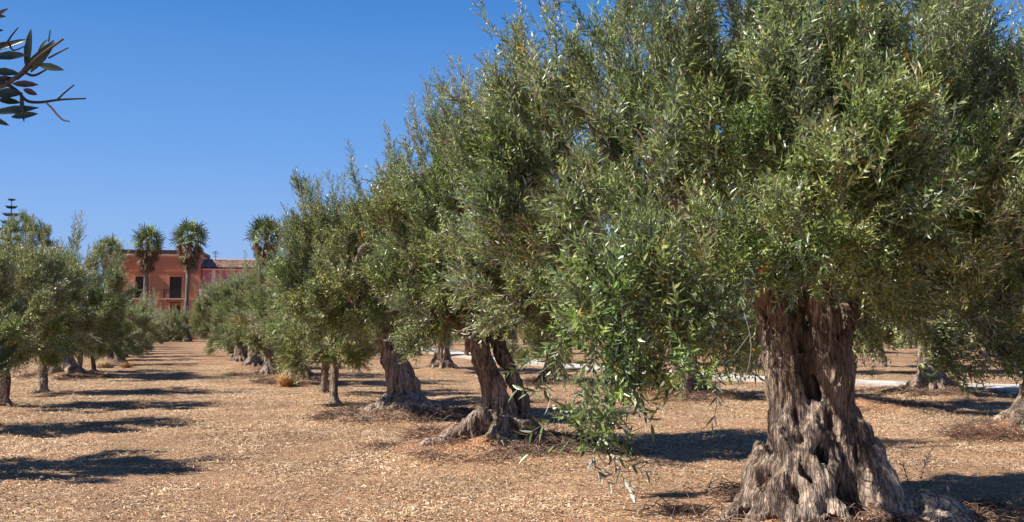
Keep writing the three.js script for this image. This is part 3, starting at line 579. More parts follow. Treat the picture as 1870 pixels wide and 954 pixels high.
  part('ridge', new THREE.CylinderGeometry(0.11, 0.11, x1 - x0, 8).rotateZ(Math.PI / 2).translate((x0 + x1) / 2, ridge - 0.01, Z + 0.4 - len * Math.cos(slope)), mat(.5, .3, .2), roof);
  const an = thing('roof_antenna', 'thin metal aerial standing on the tiled roof', 'antenna', housePos.clone()); an.rotation.y = HOUSE_TURN;
  const ax = hx(382), am = mat(.09, .09, .1, 0.5), zz = Z - 2.6;
  part('mast', new THREE.CylinderGeometry(0.035, 0.04, hy(452) - ridge + 0.4, 6).translate(ax, (hy(452) + ridge - 0.4) / 2, zz), am, an);
  for (const [y, l] of [[hy(452.5), 0.5], [hy(455.5), 0.8], [hy(457.5), 0.6], [hy(462), 0.5]]) part('crossbar', box(ax - l / 2, ax + l / 2, y - 0.025, y + 0.025, zz - 0.08, zz - 0.042), am, an);
}

// ---------------------------------------------------------------- palms
function frondGeometry(seed, dead) {
  const r = rng(seed), b = new Builder(), n = 14, reach = 0.72 + 0.35 * r(), col = dead ? [.25, .155, .075] : [.19, .24, .07];
  tubeInto(b, [[0, 0, 0, 0.035], [0, 0.35, 0.02, 0.024], [0, reach, 0, 0.018]], 4, dead ? [.30, .2, .11] : [.2, .22, .09], r);
  for (let k = 0; k < n; k++) {
    const a = (k / (n - 1) - 0.5) * 4.1, L = (dead ? 1.0 : 1.12) * (0.72 + 0.28 * Math.cos(a * 0.6)) * (0.85 + r() * 0.3), fold = dead ? 0.35 : 1, d = V(Math.sin(a * fold), Math.cos(a * fold), 0.12 * gauss(r)).normalize(), s = V(d.y, -d.x, 0), o = V(0, reach - 0.03, 0), j = 0.75 + r() * 0.5, c = col.map((x, i) => x * j * (i ? 1 : 0.85 + r() * 0.3)), ids = [], dr = dead ? 0.05 : 0.32 * r() + 0.05;
    for (const [t, w] of [[0.02, 0.02], [0.45, 0.06], [0.75, 0.035], [1, 0.004]]) { const p = o.clone().addScaledVector(d, L * t).add(V(0, -dr * t ** 3 * L, (k % 2 ? 0.02 : -0.02) - 0.2 * dr * t * t)); for (const q of [-1, 0, 1]) ids.push(b.vert(p.clone().addScaledVector(s, q * w / 1.2).add(V(0, 0, q ? 0.02 : -0.01)), V(s.x * q * .4, s.y * q * .4, 1).normalize(), c)); }
    for (let m = 0; m < 3; m++) for (let q = 0; q < 2; q++) { const A = m * 3 + q; b.i.push(ids[A], ids[A + 1], ids[A + 3], ids[A + 1], ids[A + 4], ids[A + 3]); }
  }
  return b.geometry();
}
const frondMat = new THREE.MeshPhysicalMaterial({ vertexColors: true, roughness: 0.55 }), deadMat = new THREE.MeshPhysicalMaterial({ vertexColors: true, roughness: 1, transmission: 0.3, thickness: 0 });
const FRONDS = [71, 72, 73, 74].map((s) => frondGeometry(s, false)), DEAD = [81, 82, 83].map((s) => frondGeometry(s, true));
function palm(px, crownY, d, label, seed, big = 1) {
  const r = rng(seed), p = foot(px, d), H = (595 - crownY) / F * d + EYE, g = thing('fan_palm', label, 'palm tree', p, 'fan palms around the villa');
  const pts = []; for (let k = 0; k <= 8; k++) pts.push([0.12 * Math.sin(k * 0.5 + seed), H * k / 8 - (k ? 0 : 0.2), 0.1 * Math.cos(k * 0.4 + seed) - 0.1, lerp(0.30, 0.21, Math.min(1, k / 3)) * big]);
  const bt = new Builder(); tubeInto(bt, pts, 12, [.17, .14, .115], r, 0.3); part('trunk', bt.geometry(), barkMat, g);
  const c = V(pts[8][0], H - 0.1, pts[8][2]);
  const add = (name, geo, m, el, az, s, drop) => { const f = part(name, geo, m, g), dir = V(Math.cos(el) * Math.cos(az), Math.sin(el), Math.cos(el) * Math.sin(az)), q = new THREE.Quaternion().setFromUnitVectors(V(0, 1, 0), dir).multiply(new THREE.Quaternion().setFromAxisAngle(V(0, 1, 0), r() * 6.28)); f.quaternion.copy(q); f.position.copy(c).add(V(0, -drop, 0)).addScaledVector(V(Math.cos(az), 0, Math.sin(az)), 0.14); f.scale.setScalar(s * big); };
  for (let k = 0; k < 30; k++) { const t = k / 29; add('frond', FRONDS[k % 4], frondMat, lerp(1.45, -0.55, t ** 0.8), k * 2.4 + r() * 0.4, 0.92 + r() * 0.2, t * 0.35); }
  for (let k = 0; k < 46; k++) { const t = k / 45; add('dead_frond', DEAD[k % 3], deadMat, lerp(-0.75, -1.42, Math.sqrt(t)), k * 2.4 + r() * 0.5, 0.85 + r() * 0.25, 0.2 + t * 1.7); }
}
palm(266, 436, 103, 'left one of the two tall fan palms before the orange villa', 3, 0.98);
palm(342, 429, 101, 'right one of the two tall fan palms, at the right end of the orange villa', 4, 1.04);
palm(197, 452, 106, 'fan palm with pale trunk at the left corner of the orange villa', 5, 0.85);
palm(484, 424, 99, 'fan palm right of the tiled roof, half hidden by olive shoots', 6, 1.06);
palm(566, 418, 104, 'fan palm deep behind the sparse olive shoots, rightmost of the palms', 7, 1.0);
{ // tiered conifer behind the left row
  const g = thing('tiered_conifer', 'top of a dark tiered conifer above the olives at the left edge', 'conifer', foot(15, 132)), H = (595 - 362) / F * 132 + EYE, r = rng(8), m = new THREE.MeshStandardMaterial({ vertexColors: true, roughness: 0.8 });
  const bt = new Builder(); tubeInto(bt, [[0, -0.2, 0, 0.35], [0, H * 0.5, 0, 0.22], [0, H, 0, 0.04]], 8, [.1, .075, .055], r); part('trunk', bt.geometry(), barkMat, g);
  for (let k = 0; k < 11; k++) for (let q = 0; q < 6; q++) {
    const y = H - 0.25 - k * 1.05, L = 0.4 + k * 0.27, a = q * 1.047 + k * 0.5, b = new Builder(), d = V(Math.cos(a), 0, Math.sin(a)), s = V(-d.z, 0, d.x);
    tubeInto(b, [[0, y, 0, 0.05], [d.x * L * .6, y + 0.02, d.z * L * .6, 0.05], [d.x * L, y + 0.32 * L ** 0.5, d.z * L, 0.02]], 4, [.03, .05, .022], r);
    for (let j = 1; j < 9; j++) for (const e of [-1, 1]) { const t = 0.15 + j / 9 * 0.85, o = V(d.x * L * t, y + (t > 0.6 ? (t - 0.6) * 0.8 * L ** 0.5 : 0), d.z * L * t), w = (0.2 + 0.22 * Math.sin(t * 3)) * Math.min(1, L); tubeInto(b, [[o.x, o.y, o.z, 0.05], [o.x + s.x * e * w + d.x * w * .4, o.y + 0.18 * w, o.z + s.z * e * w + d.z * w * .4, 0.045], [o.x + s.x * e * w * 1.3 + d.x * w * .8, o.y + 0.6 * w, o.z + s.z * e * w * 1.3 + d.z * w * .8, 0.01]], 3, [.028, .05, .02], r); }
    part('branch', b.geometry(), m, g);
  }
}

// ---------------------------------------------------------------- olive trees: kinds
const KINDS = {
  gnarled: { trunk: [[0.0, -0.1, 0, 0.40], [0.0, 0.25, 0, 0.27], [-0.07, 0.7, 0.02, 0.205], [-0.12, 1.15, 0, 0.195], [-0.06, 1.5, 0, 0.19]], n: 7, roots: [11, 0.3, 0.28, 0.13, 0.26], blobs: [[0, 2.3, 0, 2.0, 1.25, 2.0], [-0.8, 1.95, 0.5, 1.25, 1.05, 1.2], [0.8, 2.0, -0.4, 1.25, 1.05, 1.2], [0.2, 3.1, 0.1, 1.2, 0.7, 1.2]], count: 1050, spikes: 22 },
  slim: { trunk: [[0.02, -0.1, 0, 0.15], [0.0, 0.2, 0, 0.105], [-0.07, 0.6, 0.02, 0.085], [-0.16, 1.0, 0, 0.08], [-0.12, 1.45, 0, 0.09]], n: 4, roots: [5, 0.1, 0.25, 0.05, 0.14], blobs: [[-0.05, 2.4, 0, 1.6, 1.35, 1.6], [-0.5, 1.85, 0.3, 1.05, 0.95, 1.0], [0.5, 2.0, -0.3, 1.05, 1.0, 1.0], [0.1, 2.85, 0, 1.1, 0.6, 1.1], [0.1, 1.4, 0.5, 1.0, 0.6, 0.9], [-0.3, 1.4, -0.4, 1.0, 0.55, 0.9]], count: 980, spikes: 7 },
  low: { trunk: [[0, -0.1, 0, 0.34], [0, 0.25, 0, 0.26], [0.05, 0.6, 0, 0.2], [0.05, 1.1, 0, 0.17]], n: 6, roots: [9, 0.24, 0.22, 0.11, 0.22], blobs: [[0, 1.95, 0, 2.0, 1.35, 2.0], [-0.8, 1.4, 0.5, 1.2, 0.95, 1.2], [0.7, 1.5, 0.6, 1.2, 0.95, 1.2], [0.1, 2.9, -0.1, 1.1, 0.55, 1.1]], count: 1000, spikes: 20 },
  young: { trunk: [[0.02, -0.1, 0, 0.15], [0, 0.15, 0, 0.105], [0.02, 0.5, 0, 0.085], [-0.03, 1.0, 0.02, 0.075], [-0.02, 1.4, 0, 0.06]], n: 3, roots: [5, 0.07, 0.18, 0.045, 0.12], blobs: [[0, 1.95, 0, 1.2, 1.2, 1.2], [-0.3, 1.25, 0.3, 0.85, 0.65, 0.85], [0.2, 2.8, 0, 0.7, 0.5, 0.7]], count: 560, spikes: 14 },
  far: { trunk: [[0, -0.1, 0, 0.28], [0, 0.3, 0, 0.2], [-0.05, 0.8, 0, 0.17], [-0.05, 1.3, 0, 0.16]], n: 5, roots: [5, 0.2, 0.35, 0.07, 0.2], blobs: [[0, 1.95, 0, 2.0, 1.35, 2.0], [-0.7, 1.4, 0.4, 1.2, 1.0, 1.2], [0.7, 1.4, -0.3, 1.2, 1.0, 1.2]], count: 460, size: 1.5, spikes: 12 },
  farlow: { trunk: [[0, -0.1, 0, 0.3], [0, 0.3, 0, 0.2], [0.05, 0.7, 0, 0.17], [0.05, 1.1, 0, 0.16]], n: 5, roots: [5, 0.2, 0.35, 0.07, 0.2], blobs: [[0, 1.7, 0, 2.1, 1.35, 2.1], [-0.6, 1.1, 0.6, 1.3, 0.9, 1.3], [0.6, 1.1, 0.6, 1.3, 0.9, 1.3]], count: 460, size: 1.5, spikes: 12 },
};
const protos = {};
let kseed = 100;
for (const [name, K] of Object.entries(KINDS)) {
  const r = rng(kseed += 17), g = new THREE.Group(), top = K.trunk[K.trunk.length - 1];
  part('trunk', barkMesh([...bundle(K.trunk, K.n, r), ...roots(...K.roots, r)], { cell: name.startsWith('far') ? 0.04 : 0.026, rough: name === 'young' || name === 'slim' ? 0.5 : 0.9, seed: kseed }), trunkMat, g);
  limbsTo(g, [[top[0], top[1], top[2]]], top[3] * 0.5, K.blobs, r, 6);
  crownInto(g, K.blobs, { count: K.count, seed: kseed, spikes: K.spikes, size: K.size ?? 1.12, core: V(0, K.blobs[0][1] - 0.8, 0), tint: [1.05, 1.0, 0.95] });
  protos[name] = g;
}
function stand(p, kind, s, turn, label, group) {
  const o = protos[kind].clone(); o.name = numbered('olive_tree'); o.position.set(p.x, height(p.x, p.z) - 0.02, p.z); o.rotation.y = turn; o.scale.setScalar(s);
  tag(o, label, 'olive tree', group); scene.add(o);
}
for (const [p, k, s, t, l] of stands) stand(p, k, s, t, l, RED);
for (const [p, k, s, t] of farRight) stand(p, k, s, t, 'far olive tree in the right row, crown merging with its neighbours towards the villa', 'far olives of the right row');
for (const [p, k, s, t] of farLeft) stand(p, k, s, t, 'far olive tree in the left row, crown merging with its neighbours towards the villa', 'far olives of the left row');
const NAMED = { 1330: 'slim olive trunk beyond the gravel path, just left of the big foreground trunk', 1480: 'slim olive trunk seen through the gap between the two foreground stems', 1720: 'olive tree beyond the gravel path, just right of the flared dark base', 1850: 'olive tree beyond the gravel path, near the right edge' };
for (const [p, k, s, t, px] of beyond) stand(p, k, s, t, NAMED[px] ?? 'olive tree in the background rows, glimpsed between and below the nearer crowns', 'background olives beyond the gravel path');
{ // a broad dark tree behind the left row
  const p = foot(45, 118), g = thing('broad_tree', 'dark rounded tree top rising behind the left olive row', 'tree', p), r = rng(303);
  part('trunk', barkMesh([...bundle([[0, -0.1, 0, 0.5], [0, 3, 0, 0.4], [0, 8, 0, 0.3]], 4, r)], { cell: 0.08, seed: 4 }), trunkMat, g);
  const B = [[0, 11.6, 0, 2.6, 3.4, 2.6], [-1.4, 10, 0, 2, 2.5, 2], [1.5, 10.4, 0, 2, 2.4, 2]];
  limbsTo(g, [[0, 7.8, 0]], 0.16, B, r, 4);
  crownInto(g, B, { count: 700, seed: 305, size: 2.6, core: V(0, 8, 0), tint: [0.75, 0.85, 0.7], spread: 0.5 });
}

// ---------------------------------------------------------------- the three trees of the front row
const local = (base) => (px, py, d) => at(px, py, d).sub(base);
const leafGeo = (seed, top, under, len = 0.072, wid = 0.0155) => { const b = new Builder(), l = []; leafInto(b, l, V(0, 0, 0), V(0, 1, 0), V(0, 0, 1), len, wid, rng(seed), top, under, 0.1, true); b.i = l; return b.geometry(); };
const LEAVES = [[.09, .125, .036], [.115, .15, .046], [.07, .10, .03], [.145, .19, .055]].map((c, k) => leafGeo(k, c, UNDER[k % 3])), YELLOW = [[.62, .38, .03], [.66, .27, .02], [.58, .48, .08]].map((c, k) => leafGeo(k, c, c));
const fruitGeo = new THREE.LatheGeometry([[0, -0.011], [0.006, -0.009], [0.0088, 0], [0.0065, 0.008], [0, 0.0105]].map(([x, y]) => new THREE.Vector2(x, y)), 8);
const fruitMat = mat(.20, .27, .07, 0.4);
function setLeaf(m, p, d, n) { const z = n.clone().addScaledVector(d, -n.dot(d)).normalize(), x = V().crossVectors(d, z); m.quaternion.setFromRotationMatrix(new THREE.Matrix4().makeBasis(x, d, z)); m.position.copy(p); }
function extras(group, sites, rnd, yellow, fruit) {
  const front = sites.filter(([p, d]) => p.z > 1.0);
  for (let k = 0; k < yellow; k++) { const [p, d] = pick(front, rnd), m = part('yellow_leaf', pick(YELLOW, rnd), leafMat, group); setLeaf(m, p.clone().add(V(gauss(rnd) * .05, gauss(rnd) * .05, gauss(rnd) * .05)), d.clone().add(V(gauss(rnd), gauss(rnd) - 0.3, gauss(rnd)).multiplyScalar(0.9)).normalize(), V(gauss(rnd) * .6, .5, 1)); m.scale.setScalar(1.0 + rnd() * 0.5); }
  for (let k = 0; k < fruit; k++) { const [p] = pick(front, rnd), m = part('olive_fruit', fruitGeo, fruitMat, group); m.position.copy(p).add(V(gauss(rnd) * .03, -0.02, gauss(rnd) * .03)); m.scale.setScalar(0.9 + rnd() * 0.5); }
}
function hanging(group, lines, rnd, budget, gap = 0.027) {       // twigs whose leaves can be picked out one by one
  let made = 0;
  for (const [pts, r0] of lines) {
    part('twig', tube(pts.map((p, k) => [p.x, p.y, p.z, lerp(r0, 0.0012, k / (pts.length - 1))]), 5, [.2, .17, .125], rnd), twigMat, group);
    const c = new THREE.CatmullRomCurve3(pts), L = c.getLength(), n = Math.floor(L / gap);
    let spin = rnd() * 6;
    for (let k = Math.floor(n * 0.12); k <= n; k++) for (let s = 0; s < 2; s++) {
      if (made >= budget || rnd() < 0.08) continue;
      const t = k / n, p = c.getPointAt(t), d = c.getTangentAt(t), perp = V(0.3, 0.2, 1).cross(d).normalize().applyAxisAngle(d, spin + s * Math.PI), open = 0.5 + rnd() * 0.6;
      const dir = d.clone().multiplyScalar(Math.cos(open)).addScaledVector(perp, Math.sin(open)).normalize(), m = part('leaf', pick(LEAVES, rnd), leafMat, group);
      setLeaf(m, p, dir, d.clone().multiplyScalar(Math.sin(open)).addScaledVector(perp, -Math.cos(open)).add(V(gauss(rnd), gauss(rnd), gauss(rnd)).multiplyScalar(.4))); m.scale.setScalar(0.85 + rnd() * 0.5); made++;
      if (s) spin += 1.57 + (rnd() - 0.5) * 0.5;
    }
  }
}
{ // 1: the big double trunk at the right
  const g = thing('olive_tree', 'huge gnarled olive tree in the right foreground with split double trunk and hanging sprays', 'olive tree', S1, RED), L = local(S1), r = rng(1001);
  const st = [
    ...bundle([[-0.30, -0.1, 0.05, 0.34], [-0.24, 0.3, 0.04, 0.26], [-0.22, 0.7, 0.02, 0.185], [-0.28, 1.1, 0, 0.14], [-0.33, 1.5, -0.02, 0.115], [-0.42, 1.95, 0, 0.115]], 8, r, 1.1, 0.62, 0.4),
    ...bundle([[0.36, -0.1, 0.02, 0.32], [0.3, 0.35, 0.03, 0.23], [0.17, 0.8, 0.02, 0.16], [0.12, 1.2, 0.02, 0.145], [0.06, 1.6, 0, 0.14], [-0.02, 2.0, -0.02, 0.13]], 8, r, -1.0, 0.6, 0.42),
    ...bundle([[0.25, 0.5, -0.28, 0.16], [0.28, 1.0, -0.36, 0.12], [0.31, 1.35, -0.38, 0.11], [0.36, 1.75, -0.4, 0.11]], 4, r, 1.2, 0.5, 0.6),
    ...bundle([[-0.06, 0.5, -0.12, 0.17], [-0.08, 1.0, -0.16, 0.14], [-0.12, 1.5, -0.16, 0.12], [-0.2, 1.9, -0.12, 0.11]], 5, r, 0.6, 0.5, 0.5),
    [[0.42, 0.62, 0.08, 0.06], [0.48, 0.35, 0.15, 0.11], [0.56, 0.08, 0.2, 0.14], [0.6, -0.15, 0.22, 0.14]], [[0.3, 0.75, 0.16, 0.07], [0.38, 0.4, 0.25, 0.12], [0.44, 0.1, 0.32, 0.16], [0.46, -0.15, 0.35, 0.15]],
    [[0.72, 0.16, 0.12, 0.13], [0.9, 0.17, 0.16, 0.10], [1.03, 0.1, 0.2, 0.08], [1.17, -0.06, 0.26, 0.06]], [[0.75, 0.05, 0.3, 0.10], [0.95, 0.04, 0.36, 0.07], [1.1, -0.08, 0.42, 0.05]],
    [[-0.36, 0.75, 0.14, 0.07], [-0.30, 0.5, 0.24, 0.08], [-0.43, 0.28, 0.34, 0.085], [-0.36, 0.08, 0.46, 0.09], [-0.52, -0.12, 0.62, 0.07]], [[-0.1, 0.8, 0.16, 0.06], [-0.2, 0.55, 0.26, 0.075], [-0.08, 0.38, 0.34, 0.08], [-0.2, 0.16, 0.44, 0.085], [-0.13, -0.12, 0.58, 0.08]], [[0.0, 0.7, 0.14, 0.065], [0.03, 0.45, 0.24, 0.075], [-0.07, 0.26, 0.38, 0.065], [0.05, 0.06, 0.48, 0.075], [0.12, -0.12, 0.56, 0.07]],
    [[-0.48, 0.55, 0.0, 0.08], [-0.57, 0.32, 0.12, 0.095], [-0.52, 0.14, 0.28, 0.09], [-0.72, -0.06, 0.38, 0.08]], [[-0.45, 0.46, 0.2, 0.05], [-0.3, 0.4, 0.32, 0.07], [-0.2, 0.28, 0.38, 0.08], [-0.24, 0.16, 0.42, 0.07]], [[-0.33, 0.15, 0.47, 0.045], [-0.18, 0.1, 0.53, 0.05], [0.0, 0.17, 0.46, 0.045]], [[-0.62, 0.2, 0.1, 0.07], [-0.78, 0.06, 0.2, 0.07], [-0.95, -0.08, 0.22, 0.05]],
    ...roots(7, 0.4, 0.3, 0.11, 0.26, r).filter((q) => q[2][2] < 0.1),
    // burls
    [[-0.53, 0.4, 0.1, 0.08]], [[-0.6, 0.24, 0.2, 0.07]], [[-0.08, 0.75, 0.15, 0.10]], [[-0.02, 0.9, 0.05, 0.12]], [[0.02, 0.78, -0.05, 0.16]],
  ];
  part('trunk', barkMesh(st, { cell: 0.0145, around: 6, k: 0.022, rough: 0.8, seed: 2, holes: [[-0.2, 0.7, 0.25, 0.045, 0.06], [-0.02, 0.79, 0.23, 0.03, 0.05], [0.12, 0.42, 0.30, 0.035, 0.24], [0.14, 0.16, 0.46, 0.07, 0.17], [-0.33, 0.2, 0.42, 0.035, 0.13], [-0.07, 0.08, 0.5, 0.07, 0.07], [-0.5, 0.05, 0.42, 0.05, 0.08], [0.24, 0.62, 0.22, 0.025, 0.14]], pale: (x, y, z) => smooth(0.28, 0.45, x + 0.1 * noise(x * 8, y * 8, z * 8)) * smooth(0.68, 0.4, y) }), trunkMat, g);
  const B = [
    [...L(1450, 320, 8.0).toArray(), 1.7, 1.3, 2.1], [...L(1090, 320, 7.8).toArray(), 1.1, 1.15, 1.5, 1.15], [...L(950, 420, 8.4).toArray(), 0.6, 0.8, 0.8, 1.2], [...L(1280, 590, 5.9).toArray(), 0.36, 0.18, 0.4, 1, 20], [...L(1770, 330, 7.9).toArray(), 1.1, 1.1, 1.6], [...L(1340, 215, 8.0).toArray(), 1.15, 0.65, 1.5], [...L(1610, 175, 8.0).toArray(), 0.95, 0.75, 1.5],
    [...L(1125, 645, 5.35).toArray(), 0.26, 0.24, 0.3, 1, 12], [...L(1200, 625, 5.6).toArray(), 0.45, 0.14, 0.4, 1, 20], [...L(1070, 770, 5.0).toArray(), 0.2, 0.1, 0.15, 1, 4],
    [...L(1020, 130, 8.0).toArray(), 0.4, 0.55, 0.5, 1.4], [...L(905, 270, 8.6).toArray(), 0.4, 0.5, 0.5, 1.3], [...L(1130, 520, 5.9).toArray(), 0.42, 0.34, 0.7, 1, 60], [...L(1270, 490, 5.9).toArray(), 0.5, 0.34, 0.7, 1, 70], [...L(1430, 385, 6.0).toArray(), 0.6, 0.34, 0.7, 1.2], [...L(1650, 500, 7.6).toArray(), 0.7, 0.6, 1.2], [...L(1820, 540, 7.4).toArray(), 0.55, 0.6, 1.0], [...L(1780, 220, 8.6).toArray(), 0.5, 0.45, 0.8],
  ];
  const gap = rng(1009);                // an opening pruned into the crown on the sunny side of the trunk
  const limb = (...p) => limbInto(g, p, r, p[p.length - 1][2] > 1.5 ? 2 : 9);
  const T = (px, py, d, rad) => [...L(px, py, d).toArray(), rad];
  limb([-0.42, 1.8, 0, 0.12], T(1385, 480, 8.1, 0.11), T(1400, 380, 8.0, 0.085), T(1340, 250, 8.0, 0.05), T(1290, 110, 8.1, 0.015));
  limb([-0.44, 1.85, 0, 0.10], T(1330, 480, 8.0, 0.085), T(1210, 350, 8.2, 0.045), T(1120, 290, 8.3, 0.03), T(1030, 140, 8.3, 0.01));
  limb(T(1330, 480, 8.0, 0.05), T(1230, 500, 7.2, 0.04), T(1130, 510, 6.2, 0.025), T(1080, 540, 5.4, 0.008));
  limb([-0.02, 1.9, 0, 0.13], T(1470, 440, 8.2, 0.11), T(1500, 300, 8.3, 0.08), T(1480, 150, 8.2, 0.045), T(1440, 10, 8.2, 0.012));
  limb([0, 1.85, 0, 0.11], T(1560, 480, 8.3, 0.09), T(1640, 330, 8.4, 0.065), T(1720, 190, 8.3, 0.035), T(1760, 60, 8.3, 0.01));
  limb([0.36, 1.65, -0.4, 0.10], T(1590, 540, 8.7, 0.09), T(1680, 480, 8.9, 0.075), T(1790, 420, 8.7, 0.05), T(1860, 260, 8.6, 0.015));
  limb(T(1500, 380, 8.2, 0.06), T(1480, 390, 7.4, 0.045), T(1430, 400, 6.5, 0.028), T(1360, 440, 5.8, 0.008));
  limb(T(1790, 420, 8.7, 0.05), T(1840, 380, 8.2, 0.07), T(1960, 372, 7.9, 0.085), T(2100, 300, 7.8, 0.02));
  const sites = crownInto(g, B, { count: 3900, seed: 1003, up: 0.95, clump: 10, size: 1.0, core: L(1460, 480, 8.2), spikes: 130, tint: [0.98, 1.02, 0.98], spread: 0.15, keep: (p) => { const s = p.clone().sub(V(0.02, 1.0, 0.22)), a = s.dot(SUN); return !(a > 0.7 && s.addScaledVector(SUN, -a).length() < 0.85 && gap() < 0.85); }, bare: (p) => !(p.y < (p.z > 0.35 ? 1.95 : 1.68) && p.x + 0.31 * p.z > -0.5 && p.x + 0.31 * p.z < 0.42 && p.z > -0.5) });
  extras(g, sites, r, 120, 70);
  const q = (...a) => a.map(([x, y, d]) => L(x, y, d));
  hanging(g, [
    [q([1105, 560, 5.6], [1085, 660, 5.2], [1085, 750, 5.0], [1115, 830, 4.95], [1150, 895, 4.95]), 0.005], [q([1085, 680, 5.15], [1040, 740, 5.0], [1000, 770, 4.95], [962, 795, 4.9]), 0.0035], [q([1090, 650, 5.25], [1040, 690, 5.1], [985, 715, 5.0], [945, 712, 4.95]), 0.0035], [q([1086, 770, 5.0], [1060, 800, 4.95], [1010, 815, 4.9], [965, 830, 4.85]), 0.0025],
    [q([1130, 580, 5.6], [1160, 680, 5.3], [1170, 740, 5.2], [1190, 775, 5.15]), 0.0035], [q([1060, 560, 5.6], [1020, 640, 5.4], [990, 690, 5.3], [1010, 740, 5.25]), 0.0035], [q([1110, 820, 4.95], [1135, 840, 4.9], [1180, 862, 4.85]), 0.002], [q([1100, 800, 4.97], [1085, 850, 4.95], [1110, 880, 4.95]), 0.002], [q([1085, 740, 5.0], [1115, 770, 4.95], [1150, 790, 4.9]), 0.002], [q([1088, 700, 5.1], [1060, 740, 5.05], [1050, 780, 5.0]), 0.002],
    [q([1290, 530, 5.6], [1302, 640, 5.4], [1308, 710, 5.3], [1303, 765, 5.3], [1255, 800, 5.25]), 0.003], [q([1350, 540, 5.6], [1372, 630, 5.4], [1360, 690, 5.3], [1340, 715, 5.3]), 0.003], [q([1370, 610, 5.45], [1330, 660, 5.4], [1290, 680, 5.4]), 0.0025], [q([1215, 540, 5.6], [1225, 620, 5.4], [1205, 690, 5.3]), 0.003], [q([1160, 560, 5.6], [1200, 640, 5.4], [1240, 670, 5.4]), 0.003],
    [q([1790, 560, 6.9], [1800, 660, 6.7], [1812, 722, 6.6]), 0.003], [q([1740, 570, 6.9], [1752, 650, 6.8], [1745, 690, 6.8]), 0.003],
  ], r, 298, 0.034);
}
{ // 2: the dark trunk that leans to the left
  const g = thing('olive_tree', 'olive tree with dark trunk leaning left on a rooty mound, second in the right row', 'olive tree', S2.clone().setY(0.2), RED), L = (px, py, d) => at(px, py, d).sub(g.position), r = rng(2001);
  const st = [
    ...bundle([[0.08, -0.15, 0, 0.32], [0.08, 0.22, 0.02, 0.20], [-0.02, 0.55, 0, 0.155], [-0.16, 0.9, 0, 0.135], [-0.3, 1.25, 0, 0.13], [-0.4, 1.6, 0, 0.125]], 7, r, 0.7),
    ...bundle([[0.46, -0.1, -0.2, 0.2], [0.36, 0.25, -0.2, 0.10], [0.2, 0.7, -0.22, 0.085], [0.02, 1.1, -0.2, 0.08], [-0.1, 1.5, -0.2, 0.08]], 5, r, 0.6),
    ...roots(11, 0.32, 0.34, 0.10, 0.26, r), ...lumps(16, 0.28, 0.6, 0.18, r, -0.05, 0.07), [[-0.2, 0.25, 0.2, 0.13]], [[-0.3, 0.16, 0.26, 0.12]], [[0.1, 0.2, 0.32, 0.12]], [[0.32, 0.12, 0.3, 0.12]], [[-0.45, 0.06, 0.3, 0.12]], [[-0.3, 0.2, 0.3, 0.08], [-0.7, -0.02, 0.4, 0.1], [-1.05, -0.2, 0.45, 0.07]],
  ];
  part('trunk', barkMesh(st, { cell: 0.019, seed: 9, rough: 1.1, holes: [[0.02, 0.4, 0.24, 0.03, 0.16], [-0.12, 0.16, 0.4, 0.07, 0.08], [0.2, 0.1, 0.42, 0.06, 0.08]] }), trunkMat, g);
  const B = [[...L(890, 420, 12.6).toArray(), 1.35, 1.2, 1.6], [...L(895, 320, 12.6).toArray(), 0.9, 0.65, 1.2], [...L(752, 300, 12.6).toArray(), 0.36, 0.62, 0.5, 1.3], [...L(780, 480, 12.4).toArray(), 0.7, 0.85, 1.0], [...L(800, 580, 12.0).toArray(), 0.5, 0.35, 0.7], [...L(1010, 520, 12.2).toArray(), 0.7, 0.6, 1.0], [...L(1000, 320, 12.6).toArray(), 0.9, 0.8, 1.2]];
  limbsTo(g, [[-0.4, 1.55, 0], [-0.1, 1.45, -0.2]], 0.085, B, r, 8);
  const sites = crownInto(g, B, { count: 2100, seed: 2003, up: 1.0, clump: 10, size: 1.05, core: L(870, 500, 12.6), spikes: 70, tint: [1.0, 1.0, 0.97], spread: 0.16, keep: (p) => !(p.y < 1.28 && p.x > -0.75 && p.x < 0.4 && p.z > -0.3) });
  extras(g, sites, r, 26, 0);
}
